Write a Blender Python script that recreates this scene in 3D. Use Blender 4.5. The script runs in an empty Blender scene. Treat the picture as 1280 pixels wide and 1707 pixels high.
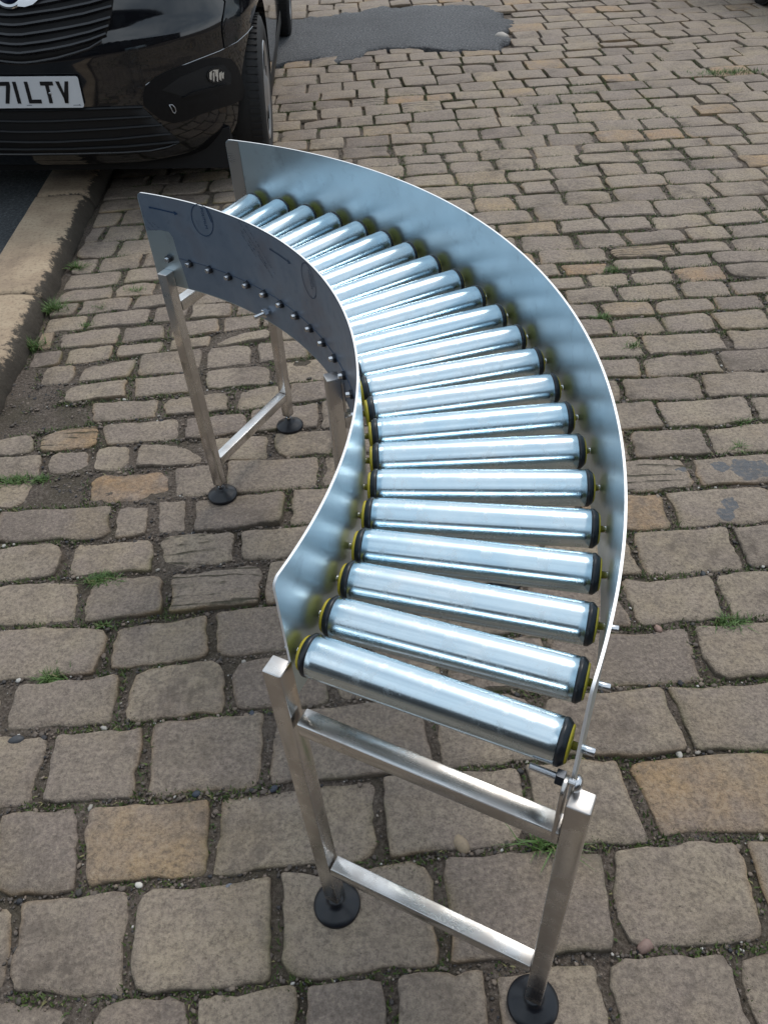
import bpy, bmesh, math, random
from mathutils import Vector, Matrix, noise
rnd = random.Random(7)
SC = bpy.context.scene
COL = SC.collection
R = math.radians

# ------------------------------------------------------------------ camera
PITCH, ROLL, FPX, H = 0.7474, -0.0709, 1320.94, 1.39
cp, sp, cr, sr = math.cos(PITCH), math.sin(PITCH), math.cos(ROLL), math.sin(ROLL)
rt = Vector((cr, sr*sp, sr*cp)); up = Vector((-sr, cr*sp, cr*cp)); fw = Vector((0, cp, -sp))
cam_d = bpy.data.cameras.new('camera'); cam = bpy.data.objects.new('camera', cam_d); COL.objects.link(cam)
cam.matrix_world = Matrix(((rt.x, up.x, -fw.x, 0), (rt.y, up.y, -fw.y, 0), (rt.z, up.z, -fw.z, H), (0, 0, 0, 1)))
cam_d.sensor_fit = 'VERTICAL'; cam_d.sensor_height = 24; cam_d.lens = FPX/1707*24
cam_d.clip_start = 0.02; cam_d.clip_end = 400
SC.camera = cam

def ray(px, py):
    X = (px-640)/FPX; Y = -(py-853.5)/FPX
    return fw + rt*X + up*Y
def ground(px, py, z=0.0):
    d = ray(px, py); t = (z-H)/d.z
    return Vector((d.x*t, d.y*t, z))
def topx(p):
    d = Vector(p) - Vector((0, 0, H)); f = d.dot(fw)
    return 640+FPX*d.dot(rt)/f, 853.5-FPX*d.dot(up)/f

# ------------------------------------------------------------------ sky, sun, exposure
SUN_EL, SUN_AZ = R(56), R(28)       # azimuth measured clockwise from +Y
W = bpy.data.worlds.new('World'); SC.world = W; W.use_nodes = True
nt = W.node_tree; nt.nodes.clear()
out = nt.nodes.new('ShaderNodeOutputWorld'); bg = nt.nodes.new('ShaderNodeBackground')
sky = nt.nodes.new('ShaderNodeTexSky'); sky.sky_type = 'NISHITA'; sky.sun_disc = False
sky.sun_elevation = SUN_EL; sky.sun_rotation = SUN_AZ; sky.dust_density = 2.5; sky.air_density = 1.0
tc = nt.nodes.new('ShaderNodeTexCoord')
mp = nt.nodes.new('ShaderNodeMapping'); mp.inputs['Scale'].default_value = (1, 1, 2.6)
nz = nt.nodes.new('ShaderNodeTexNoise'); nz.inputs['Scale'].default_value = 1.6; nz.inputs['Detail'].default_value = 6
rp = nt.nodes.new('ShaderNodeValToRGB')
rp.color_ramp.elements[0].position = 0.36; rp.color_ramp.elements[0].color = (0.55, 0.55, 0.55, 1)
rp.color_ramp.elements[1].position = 0.62; rp.color_ramp.elements[1].color = (0.92, 0.92, 0.92, 1)
cl = nt.nodes.new('ShaderNodeValToRGB')
cl.color_ramp.elements[0].position = 0.3; cl.color_ramp.elements[0].color = (6.2, 7.6, 8.8, 1)
cl.color_ramp.elements[1].position = 0.72; cl.color_ramp.elements[1].color = (11.5, 12.4, 13.2, 1)
mx = nt.nodes.new('ShaderNodeMix'); mx.data_type = 'RGBA'
L = nt.links.new
L(tc.outputs['Generated'], mp.inputs['Vector']); L(mp.outputs['Vector'], nz.inputs['Vector'])
L(nz.outputs['Fac'], rp.inputs['Fac']); L(nz.outputs['Fac'], cl.inputs['Fac'])
L(rp.outputs['Color'], mx.inputs['Factor']); L(sky.outputs['Color'], mx.inputs['A']); L(cl.outputs['Color'], mx.inputs['B'])
L(mx.outputs['Result'], bg.inputs['Color']); bg.inputs['Strength'].default_value = 0.085
L(bg.outputs['Background'], out.inputs['Surface'])
sl = bpy.data.lights.new('sun', 'SUN'); sl.energy = 1.1; sl.angle = R(16); sl.color = (1, 0.95, 0.88)
so = bpy.data.objects.new('sun', sl); COL.objects.link(so)
sd = Vector((math.sin(SUN_AZ)*math.cos(SUN_EL), math.cos(SUN_AZ)*math.cos(SUN_EL), math.sin(SUN_EL)))
so.rotation_euler = sd.to_track_quat('Z', 'Y').to_euler(); so.location = sd*30
SC.view_settings.view_transform = 'Standard'; SC.view_settings.look = 'None'
SC.view_settings.exposure = 0.32; SC.view_settings.gamma = 1; SC.view_settings.use_curve_mapping = False

# ------------------------------------------------------------------ helpers
def tag(o, label=None, cat=None, group=None, kind=None):
    if label: o['label'] = label
    if cat: o['category'] = cat
    if group: o['group'] = group
    if kind: o['kind'] = kind
    return o
def empty(name, loc=(0, 0, 0), rz=0):
    o = bpy.data.objects.new(name, None); COL.objects.link(o); o.location = loc
    o.rotation_euler = (0, 0, rz); o.empty_display_size = 0.1
    return o
class MB:
    """collects vertices and faces into one mesh"""
    def __init__(s): s.v = []; s.f = []; s.sm = []; s.mi = []; s.attr = {}
    def add(s, vs, fs, smooth=False, mat=0):
        b = len(s.v); s.v += [tuple(v) for v in vs]
        for f in fs: s.f.append([b+i for i in f]); s.sm.append(smooth); s.mi.append(mat)
        return b
    def box(s, c, d, M=None, mat=0):
        x, y, z = d[0]/2, d[1]/2, d[2]/2
        vs = [Vector((a*x, b*y, e*z))+Vector(c) for a in (-1, 1) for b in (-1, 1) for e in (-1, 1)]
        if M: vs = [M @ v for v in vs]
        s.add(vs, [(0, 1, 3, 2), (4, 6, 7, 5), (0, 4, 5, 1), (2, 3, 7, 6), (0, 2, 6, 4), (1, 5, 7, 3)], False, mat)
    def lathe(s, prof, n=32, M=None, smooth=True, mat=0, cap=True):
        """prof: (radius, height) pairs turned round local Z"""
        vs = []
        for r, h in prof:
            for i in range(n):
                a = 2*math.pi*i/n; v = Vector((r*math.cos(a), r*math.sin(a), h)); vs.append(M @ v if M else v)
        fs = [(k*n+i, k*n+(i+1) % n, (k+1)*n+(i+1) % n, (k+1)*n+i) for k in range(len(prof)-1) for i in range(n)]
        s.add(vs, fs, smooth, mat)
        if cap:
            b = len(s.v)-len(vs)
            s.f.append([b+i for i in range(n)][::-1]); s.sm.append(False); s.mi.append(mat)
            e = b+(len(prof)-1)*n
            s.f.append([e+i for i in range(n)]); s.sm.append(False); s.mi.append(mat)
    def tube(s, pts, r, n=8, mat=0):
        rings = []
        pts = [Vector(p) for p in pts]
        for i, p in enumerate(pts):
            d = (pts[min(i+1, len(pts)-1)]-pts[max(i-1, 0)]).normalized()
            a = d.orthogonal().normalized() if i == 0 else (rings_a - d*rings_a.dot(d)).normalized()
            rings_a = a; b = d.cross(a)
            rr = r(i/(len(pts)-1)) if callable(r) else r
            rings.append([p+a*rr*math.cos(2*math.pi*k/n)+b*rr*math.sin(2*math.pi*k/n) for k in range(n)])
        fs = [(i*n+k, i*n+(k+1) % n, (i+1)*n+(k+1) % n, (i+1)*n+k) for i in range(len(pts)-1) for k in range(n)]
        fs += [tuple(range(n))[::-1], tuple((len(pts)-1)*n+k for k in range(n))]
        s.add([v for q in rings for v in q], fs, True, mat)
    def build(s, name, mats, parent=None, bevel=0, seg=2, autosmooth=None):
        me = bpy.data.meshes.new(name); me.from_pydata(s.v, [], s.f)
        for m in (mats if isinstance(mats, (list, tuple)) else [mats]): me.materials.append(m)
        for p, q, m in zip(me.polygons, s.sm, s.mi): p.use_smooth = q; p.material_index = m
        for k, (typ, dat) in s.attr.items():
            at = me.attributes.new(k, typ, 'POINT')
            at.data.foreach_set('value' if typ == 'FLOAT' else 'color', dat)
        me.update()
        if bevel:
            bm = bmesh.new(); bm.from_mesh(me); bmesh.ops.recalc_face_normals(bm, faces=bm.faces)
            es = [e for e in bm.edges if len(e.link_faces) == 2 and e.calc_face_angle(0) > 0.6]
            r_ = bmesh.ops.bevel(bm, geom=es, offset=bevel, segments=seg, affect='EDGES', profile=0.5)
            bm.to_mesh(me); bm.free()
            for p in me.polygons: p.use_smooth = True
            try: me.set_sharp_from_angle(angle=R(28))
            except Exception: pass
        o = bpy.data.objects.new(name, me); COL.objects.link(o)
        if parent: o.parent = parent
        return o
def recalc(o):
    bm = bmesh.new(); bm.from_mesh(o.data); bmesh.ops.recalc_face_normals(bm, faces=bm.faces); bm.to_mesh(o.data); bm.free()

def mat(name, base=(0.5, 0.5, 0.5), rough=0.5, metal=0.0, **kw):
    m = bpy.data.materials.new(name); m.use_nodes = True
    b = m.node_tree.nodes['Principled BSDF']
    b.inputs['Base Color'].default_value = (*base, 1); b.inputs['Roughness'].default_value = rough
    b.inputs['Metallic'].default_value = metal
    for k, v in kw.items(): b.inputs[k.replace('_', ' ')].default_value = v
    return m
class NT:
    def __init__(s, m): s.t = m.node_tree; s.b = s.t.nodes['Principled BSDF']
    def n(s, typ, **kw):
        q = s.t.nodes.new('ShaderNode'+typ)
        for k, v in kw.items(): setattr(q, k, v)
        return q
    def l(s, a, b): s.t.links.new(a, b)
    def pos(s, scale=(1, 1, 1), src='Object'):
        g = s.n('TexCoord'); mp_ = s.n('Mapping'); mp_.inputs['Scale'].default_value = scale
        if src == 'World':
            g = s.n('NewGeometry'); s.l(g.outputs['Position'], mp_.inputs['Vector'])
        else: s.l(g.outputs[src], mp_.inputs['Vector'])
        return mp_.outputs['Vector']
    def noise(s, vec, scale, detail=4, rough=0.55):
        q = s.n('TexNoise'); q.inputs['Scale'].default_value = scale; q.inputs['Detail'].default_value = detail
        q.inputs['Roughness'].default_value = rough; s.l(vec, q.inputs['Vector']); return q.outputs['Fac']
    def ramp(s, fac, stops):
        q = s.n('ValToRGB'); e = q.color_ramp.elements
        while len(e) < len(stops): e.new(0.5)
        for i, (p_, c) in enumerate(stops):
            e[i].position = p_; e[i].color = (*c, 1) if isinstance(c, (tuple, list)) else (c, c, c, 1)
        s.l(fac, q.inputs['Fac']); return q.outputs['Color']
    def mix(s, fac, a, b, mode='MIX'):
        q = s.n('Mix', data_type='RGBA', blend_type=mode)
        for soc, v in (('Factor', fac), ('A', a), ('B', b)):
            if isinstance(v, (int, float)): q.inputs[soc].default_value = v
            elif isinstance(v, tuple): q.inputs[soc].default_value = (*v, 1)
            else: s.l(v, q.inputs[soc])
        return q.outputs['Result']
    def math(s, op, a, b=0.0, clamp=False):
        q = s.n('Math', operation=op); q.use_clamp = clamp
        for i, v in enumerate((a, b)):
            if isinstance(v, (int, float)): q.inputs[i].default_value = v
            else: s.l(v, q.inputs[i])
        return q.outputs[0]
    def attr(s, name, out='Fac'):
        q = s.n('Attribute'); q.attribute_name = name; return q.outputs[out]
    def bump(s, h, strength=0.5, dist=0.01, prev=None):
        q = s.n('Bump'); q.inputs['Strength'].default_value = strength; q.inputs['Distance'].default_value = dist
        s.l(h, q.inputs['Height'])
        if prev is not None: s.l(prev, q.inputs['Normal'])
        return q.outputs['Normal']
    def set(s, k, v): s.l(v, s.b.inputs[k])

# ------------------------------------------------------------------ materials
M = {}
def stone_mat():
    m = mat('setts_stone', rough=0.85); t = NT(m); v = t.pos((1, 1, 1), 'World')
    n1 = t.noise(v, 9, 5); n2 = t.noise(v, 48, 5, 0.6); n3 = t.noise(v, 260, 4, 0.7); n4 = t.noise(v, 3.1, 3)
    n5 = t.noise(v, 700, 2, 0.6)
    tint = t.attr('tint'); edge = t.attr('edge')
    base = t.ramp(tint, [(0.0, (0.20, 0.165, 0.145)), (0.2, (0.285, 0.24, 0.203)), (0.45, (0.345, 0.29, 0.235)), (0.7, (0.39, 0.328, 0.25)),
                         (0.9, (0.40, 0.30, 0.19)), (1.0, (0.43, 0.275, 0.15))])
    n6 = t.noise(v, 120, 6, 0.75)
    c = t.mix(t.ramp(n1, [(0.35, 0.0), (0.68, 0.8)]), base, (0.285, 0.235, 0.212))
    c = t.mix(t.ramp(t.noise(v, 5.5, 5), [(0.5, 0.0), (0.68, 0.42)]), c, (0.34, 0.27, 0.18))
    c = t.mix(t.ramp(n2, [(0.3, 0.4), (0.55, 0.0)]), c, (0.14, 0.11, 0.09))
    c = t.mix(t.ramp(n6, [(0.33, 0.75), (0.52, 0.0)]), c, (0.11, 0.088, 0.075))
    c = t.mix(t.ramp(n6, [(0.52, 0.0), (0.72, 0.6)]), c, (0.48, 0.41, 0.33))
    c = t.mix(t.ramp(t.noise(v, 17, 6, 0.7), [(0.58, 0.0), (0.68, 0.5)]), c, (0.13, 0.11, 0.10))
    # iron staining that follows the weathered rim of some stones
    rim = t.math('MULTIPLY', t.ramp(edge, [(0.35, 0.0), (0.95, 1.0)]), t.ramp(n4, [(0.47, 0.0), (0.66, 0.8)]))
    c = t.mix(rim, c, (0.36, 0.235, 0.115))
    moss = t.math('MULTIPLY', t.ramp(edge, [(0.3, 0.0), (1.0, 1.0)]), t.ramp(t.noise(v, 5.3, 4), [(0.52, 0.0), (0.68, 0.85)]))
    c = t.mix(moss, c, (0.105, 0.115, 0.035))
    dirt = t.math('MULTIPLY', t.ramp(edge, [(0.72, 0.0), (1.0, 1.0)]), 0.75)
    c = t.mix(dirt, c, (0.07, 0.055, 0.042))
    # pits, pale grains
    c = t.mix(t.ramp(n3, [(0.28, 0.85), (0.38, 0.0)]), c, (0.05, 0.04, 0.035))
    c = t.mix(t.ramp(n3, [(0.66, 0.0), (0.78, 0.65)]), c, (0.5, 0.46, 0.4))
    c = t.mix(t.ramp(n5, [(0.3, 0.28), (0.5, 0.0)]), c, (0.06, 0.05, 0.045))
    # old slate-blue paint stains on three stones
    g = t.n('NewGeometry')
    wob = t.math('MULTIPLY', t.math('SUBTRACT', t.noise(v, 22, 4), 0.5), 0.055)
    st = None
    for (px, py, rad) in ((1243, 785, .040), (1200, 778, .022), (1217, 842, .024), (1208, 856, .018), (1136, 783, .016), (1268, 782, .03)):
        q = ground(px, py)
        dd = t.n('VectorMath', operation='DISTANCE'); t.l(g.outputs['Position'], dd.inputs[0]); dd.inputs[1].default_value = q
        s_ = t.math('LESS_THAN', t.math('ADD', dd.outputs['Value'], wob), rad)
        st = s_ if st is None else t.math('MAXIMUM', st, s_)
    c = t.mix(t.math('MULTIPLY', st, t.ramp(t.noise(v, 90, 4), [(0.3, 0.25), (0.5, 0.85)])), c, (0.10, 0.115, 0.14))
    c = t.mix(1.0, c, (1.03, 1.0, 0.945), 'MULTIPLY')
    dm = t.math('MULTIPLY', t.ramp(t.noise(v, 3.7, 6, 0.62), [(0.5, 0.0), (0.66, 0.8)]), t.ramp(t.noise(v, 33, 5, 0.7), [(0.4, 0.15), (0.6, 1.0)]))
    c = t.mix(dm, c, (0.115, 0.09, 0.072))
    stra = t.attr('strata')
    wv = t.n('TexWave', wave_type='BANDS', bands_direction='Y'); wv.inputs['Scale'].default_value = 11; wv.inputs['Distortion'].default_value = 7
    wv.inputs['Detail'].default_value = 3; wv.inputs['Detail Scale'].default_value = 1.3
    mpw = t.pos((0.35, 1, 1), 'World'); t.l(mpw, wv.inputs['Vector'])
    bands = t.math('MULTIPLY', t.math('MULTIPLY', stra, t.ramp(t.noise(v, 13, 3), [(0.42, 0.0), (0.55, 1.0)])), t.ramp(wv.outputs['Fac'], [(0.0, 1.0), (0.22, 0.0)]))
    c = t.mix(t.math('MULTIPLY', bands, 0.85), c, (0.05, 0.045, 0.025))
    t.set('Base Color', c)
    h = t.bump(n2, 0.6, 0.012); h = t.bump(n6, 0.8, 0.006, h); h = t.bump(n3, 0.6, 0.003, h); h = t.bump(n1, 0.35, 0.02, h)
    h = t.bump(t.math('MULTIPLY', bands, -1.0), 0.8, 0.006, h)
    t.set('Normal', h); t.set('Roughness', t.ramp(n2, [(0.3, 0.68), (0.7, 0.9)]))
    m.node_tree.nodes['Principled BSDF'].inputs['Specular IOR Level'].default_value = 0.42
    return m
M['stone'] = stone_mat()
def soil_mat():
    m = mat('soil', rough=0.95); t = NT(m); v = t.pos((1, 1, 1), 'World')
    n1 = t.noise(v, 6, 4); n2 = t.noise(v, 120, 5, 0.7); n3 = t.noise(v, 330, 3, 0.7)
    c = t.ramp(n2, [(0.3, (0.03, 0.023, 0.017)), (0.45, (0.10, 0.076, 0.06)), (0.6, (0.17, 0.137, 0.112)), (0.74, (0.36, 0.32, 0.28))])
    c = t.mix(t.ramp(n1, [(0.45, 0.0), (0.62, 0.55)]), c, (0.06, 0.05, 0.028))
    c = t.mix(t.ramp(n3, [(0.67, 0.0), (0.73, 0.9)]), c, (0.42, 0.39, 0.35))
    t.set('Base Color', c); t.set('Normal', t.bump(n3, 0.6, 0.004, t.bump(n2, 0.9, 0.012)))
    return m
M['soil'] = soil_mat()
def asphalt_mat(name, lo, hi):
    m = mat(name, rough=0.88); t = NT(m); v = t.pos((1, 1, 1), 'World')
    n2 = t.noise(v, 75, 6, 0.85); n1 = t.noise(v, 2.2, 4); n3 = t.noise(v, 60, 4, 0.8)
    m.node_tree.nodes['Principled BSDF'].inputs['Specular IOR Level'].default_value = 0.25
    c = t.ramp(n2, [(0.36, lo), (0.52, hi), (0.68, tuple(x*2.6 for x in hi))])
    c = t.mix(t.ramp(n1, [(0.4, 0.0), (0.7, 0.45)]), c, tuple(x*0.6 for x in hi))
    t.set('Base Color', c); t.set('Normal', t.bump(n3, 1.0, 0.012, t.bump(n2, 0.9, 0.008)))
    return m
M['asphalt'] = asphalt_mat('asphalt', (0.04, 0.041, 0.044), (0.15, 0.153, 0.16))
M['pavement'] = asphalt_mat('pavement_asphalt', (0.03, 0.033, 0.035), (0.075, 0.082, 0.088))
def kerb_mat():
    m = mat('kerb_sandstone', rough=0.85); t = NT(m); v = t.pos((1, 1, 1), 'World')
    n1 = t.noise(v, 7, 5); n2 = t.noise(v, 70, 5, 0.65); n3 = t.noise(v, 300, 3, 0.7); edge = t.attr('edge')
    c = t.ramp(n1, [(0.3, (0.29, 0.215, 0.15)), (0.5, (0.40, 0.30, 0.205)), (0.7, (0.46, 0.36, 0.25))])
    c = t.mix(t.ramp(n2, [(0.3, 0.6), (0.5, 0.0)]), c, (0.13, 0.09, 0.065))
    gr = t.math('ADD', edge, t.math('MULTIPLY', t.math('SUBTRACT', t.noise(v, 30, 5, 0.7), 0.5), 1.5))
    c = t.mix(t.ramp(gr, [(0.50, 0.0), (0.70, 0.93)]), c, (0.028, 0.024, 0.019))
    c = t.mix(t.ramp(n3, [(0.27, 0.8), (0.36, 0.0)]), c, (0.05, 0.04, 0.03))
    t.set('Base Color', c); t.set('Normal', t.bump(n3, 0.4, 0.003, t.bump(n2, 0.6, 0.012)))
    return m
M['kerb'] = kerb_mat()
def zinc_mat():
    m = mat('zinc_plated_steel', (0.70, 0.785, 0.83), 0.17, 1.0); t = NT(m)
    oi = t.n('ObjectInfo')
    def pv_(sc_):
        g = t.n('TexCoord'); ad = t.n('VectorMath', operation='ADD'); t.l(g.outputs['Object'], ad.inputs[0])
        t.l(t.math('MULTIPLY', oi.outputs['Random'], 37.0), ad.inputs[1])
        q = t.n('Mapping'); q.inputs['Scale'].default_value = sc_; t.l(ad.outputs['Vector'], q.inputs['Vector']); return q.outputs['Vector']
    v = pv_((3.0, 90, 90)); v2 = pv_((40, 6, 6)); v3 = pv_((9, 9, 9)); v4 = pv_((14, 40, 40)); v5 = pv_((22, 22, 22))
    sc = t.noise(v, 5, 4, 0.6); n2 = t.noise(v2, 4, 3); n3 = t.noise(v3, 2, 3)
    c = t.ramp(n3, [(0.35, (0.54, 0.70, 0.80)), (0.6, (0.64, 0.77, 0.84)), (0.75, (0.73, 0.80, 0.83))])
    c = t.mix(t.math('MULTIPLY', oi.outputs['Random'], 0.4), c, (0.74, 0.80, 0.83))
    c = t.mix(t.ramp(t.noise(v5, 2.2, 5, 0.7), [(0.52, 0.0), (0.62, 0.25)]), c, (0.55, 0.60, 0.62))
    t.set('Base Color', c)
    t.set('Roughness', t.math('ADD', t.math('MULTIPLY', sc, 0.02), t.math('ADD', t.math('ADD', t.math('MULTIPLY', t.ramp(t.noise(v5, 2.2, 5, 0.7), [(0.52, 0.0), (0.62, 1.0)]), 0.10), t.math('MULTIPLY', n2, 0.06)), t.math('ADD', t.math('MULTIPLY', t.ramp(t.noise(v4, 9, 3, 0.6), [(0.70, 0.0), (0.76, 1.0)]), 0.08), 0.17))))
    t.set('Normal', t.bump(sc, 0.004, 0.0005))
    return m
M['zinc'] = zinc_mat()
def stainless_mat(name, base, r0, stretch, dirt=0.0, bumpy=0.0):
    m = mat(name, base, r0, 1.0); t = NT(m)
    v = t.pos(stretch); v3 = t.pos((1, 1, 1)); sc = t.noise(v, 6, 4, 0.65); n3 = t.noise(v3, 14, 4); n4 = t.noise(v3, 34, 3)
    c = t.mix(t.ramp(n3, [(0.4, 0.0), (0.7, 0.3)]), base, tuple(x*0.82 for x in base))
    if dirt:
        c = t.mix(t.ramp(n3, [(0.47, 0.0), (0.56, dirt)]), c, (0.36, 0.30, 0.26))
    t.set('Base Color', c)
    r = t.math('ADD', t.math('MULTIPLY', sc, 0.16), r0-0.08)
    r = t.math('ADD', r, t.math('MULTIPLY', t.ramp(n3, [(0.44, 0.0), (0.56, 1.0)]), 0.14 if dirt else 0.05))
    if name == 'guard_stainless':
        scr = t.ramp(t.noise(t.pos((170, 170, 9)), 4, 3, 0.6), [(0.70, 0.0), (0.75, 0.16)])
        r = t.math('ADD', r, scr)
        sm = t.ramp(t.noise(v3, 22, 5, 0.7), [(0.56, 0.0), (0.68, 0.4)])
        t.set('Base Color', t.mix(sm, c, (0.36, 0.44, 0.50)))
    t.set('Roughness', r)
    if bumpy: t.set('Normal', t.bump(sc, bumpy, 0.0004))
    return m
M['guard'] = stainless_mat('guard_stainless', (0.57, 0.69, 0.76), 0.31, (6, 6, 170))
M['tube'] = stainless_mat('brushed_stainless_tube', (0.68, 0.665, 0.65), 0.20, (120, 120, 4), dirt=0.35)
M['bare'] = stainless_mat('bare_stainless', (0.52, 0.50, 0.48), 0.27, (6, 6, 120))
M['cut'] = mat('cut_edge_steel', (0.86, 0.86, 0.87), 0.5, 0.35)
M['bolt'] = mat('bolt_steel', (0.66, 0.67, 0.69), 0.24, 1.0)
M['darkbolt'] = mat('dark_bolt', (0.05, 0.055, 0.065), 0.35, 0.8)
def plain(name, base, rough, scale=30, amt=0.35, bumpd=0.001, **kw):
    m = mat(name, base, rough, **kw); t = NT(m); v = t.pos(); n_ = t.noise(v, scale, 4, 0.6)
    t.set('Base Color', t.mix(t.ramp(n_, [(0.35, 0.0), (0.7, amt)]), base, tuple(min(1, x*0.55+0.01) for x in base)))
    t.set('Roughness', t.math('ADD', t.math('MULTIPLY', n_, 0.2), rough-0.1))
    t.set('Normal', t.bump(t.noise(v, scale*9, 2), 0.12, bumpd))
    return m
M['black'] = plain('black_plastic', (0.012, 0.014, 0.018), 0.36, 40)
M['foot'] = plain('black_nylon_foot', (0.004, 0.005, 0.009), 0.33, 25)
M['yellow'] = plain('yellow_plastic', (0.50, 0.40, 0.03), 0.42, 30, 0.15)
def film_mat():
    m = mat('protective_film', (0.15, 0.2, 0.265), 0.33, 0.55); t = NT(m); v = t.pos((1, 1, 1)); vs = t.pos((4, 4, 40))
    n1 = t.noise(v, 10, 4); n2 = t.noise(v, 45, 5, 0.65); n3 = t.noise(vs, 5, 3)
    c = t.ramp(n1, [(0.3, (0.16, 0.21, 0.285)), (0.5, (0.20, 0.25, 0.325)), (0.7, (0.19, 0.21, 0.26))])
    c = t.mix(t.ramp(n2, [(0.55, 0.0), (0.72, 0.35)]), c, (0.10, 0.13, 0.18))
    t.set('Base Color', c); t.set('Roughness', t.math('ADD', t.math('MULTIPLY', n2, 0.22), 0.26))
    t.set('Normal', t.bump(n3, 0.06, 0.002, t.bump(n2, 0.05, 0.002)))
    return m
M['film'] = film_mat()
M['ink'] = mat('blue_ink', (0.004, 0.035, 0.10), 0.5)
M['ink2'] = mat('faded_blue_ink', (0.02, 0.045, 0.09), 0.5)
def paint_mat(name, base):
    m = mat(name, base, 0.07, 0.0, Coat_Weight=0.6); t = NT(m); v = t.pos()
    n1 = t.noise(v, 6, 4); n2 = t.noise(v, 160, 4, 0.7)
    c = t.mix(t.ramp(n1, [(0.45, 0.0), (0.75, 0.10)]), base, (0.06, 0.055, 0.05))
    t.set('Base Color', c); t.set('Roughness', t.math('ADD', t.math('MULTIPLY', n2, 0.10), 0.02))
    t.set('Normal', t.bump(n1, 0.02, 0.004))
    return m
M['paint'] = paint_mat('black_car_paint', (0.0035, 0.004, 0.006))
M['silver'] = paint_mat('dark_grey_car_paint', (0.05, 0.052, 0.055))
M['trim'] = plain('black_trim_plastic', (0.004, 0.0045, 0.006), 0.42, 60, Specular_IOR_Level=0.25)
M['void'] = mat('grille_opening', (0.002, 0.002, 0.003), 0.7)
M['slat'] = plain('gloss_slat_plastic', (0.014, 0.015, 0.019), 0.26, 30)
M['slat2'] = plain('satin_slat_plastic', (0.005, 0.006, 0.008), 0.5, 30, Specular_IOR_Level=0.3)
M['chrome'] = mat('chrome', (0.5, 0.51, 0.53), 0.12, 1.0)
M['glass'] = mat('dark_glass', (0.01, 0.013, 0.016), 0.04, 0.0)
M['lens'] = mat('lamp_lens', (0.75, 0.78, 0.8), 0.08, 0.85)
M['platew'] = plain('number_plate_white', (0.62, 0.64, 0.67), 0.35, 20, 0.12)
M['ptext'] = mat('number_plate_black', (0.006, 0.006, 0.008), 0.4)
M['tyre'] = plain('tyre_rubber', (0.012, 0.012, 0.013), 0.75, 60)
M['hub'] = mat('hubcap_silver', (0.42, 0.43, 0.45), 0.3, 0.8)
M['badge'] = mat('badge_blue', (0.02, 0.03, 0.09), 0.2, 0.3)
def leaf(name, a, b):
    m = mat(name, a, 0.6); t = NT(m); v = t.pos((1, 1, 1), 'World')
    t.set('Base Color', t.ramp(t.noise(v, 60, 3), [(0.35, a), (0.65, b)])); return m
M['grass'] = leaf('grass_blade', (0.045, 0.10, 0.018), (0.115, 0.19, 0.05))
M['moss'] = leaf('moss', (0.035, 0.06, 0.014), (0.09, 0.125, 0.03))
M['dry'] = leaf('dry_grass', (0.16, 0.15, 0.06), (0.24, 0.22, 0.11))
def gravel_mat():
    m = mat('gravel', rough=0.7); t = NT(m); v = t.pos((1, 1, 1), 'World')
    tn = t.attr('tint')
    c = t.ramp(tn, [(0.0, (0.03, 0.03, 0.035)), (0.3, (0.075, 0.062, 0.052)), (0.6, (0.14, 0.11, 0.09)), (0.85, (0.22, 0.17, 0.13)), (0.97, (0.34, 0.32, 0.29)), (1.0, (0.45, 0.43, 0.40))])
    t.set('Base Color', c); t.set('Normal', t.bump(t.noise(v, 500, 3), 0.4, 0.002)); return m
M['gravel'] = gravel_mat()

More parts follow.
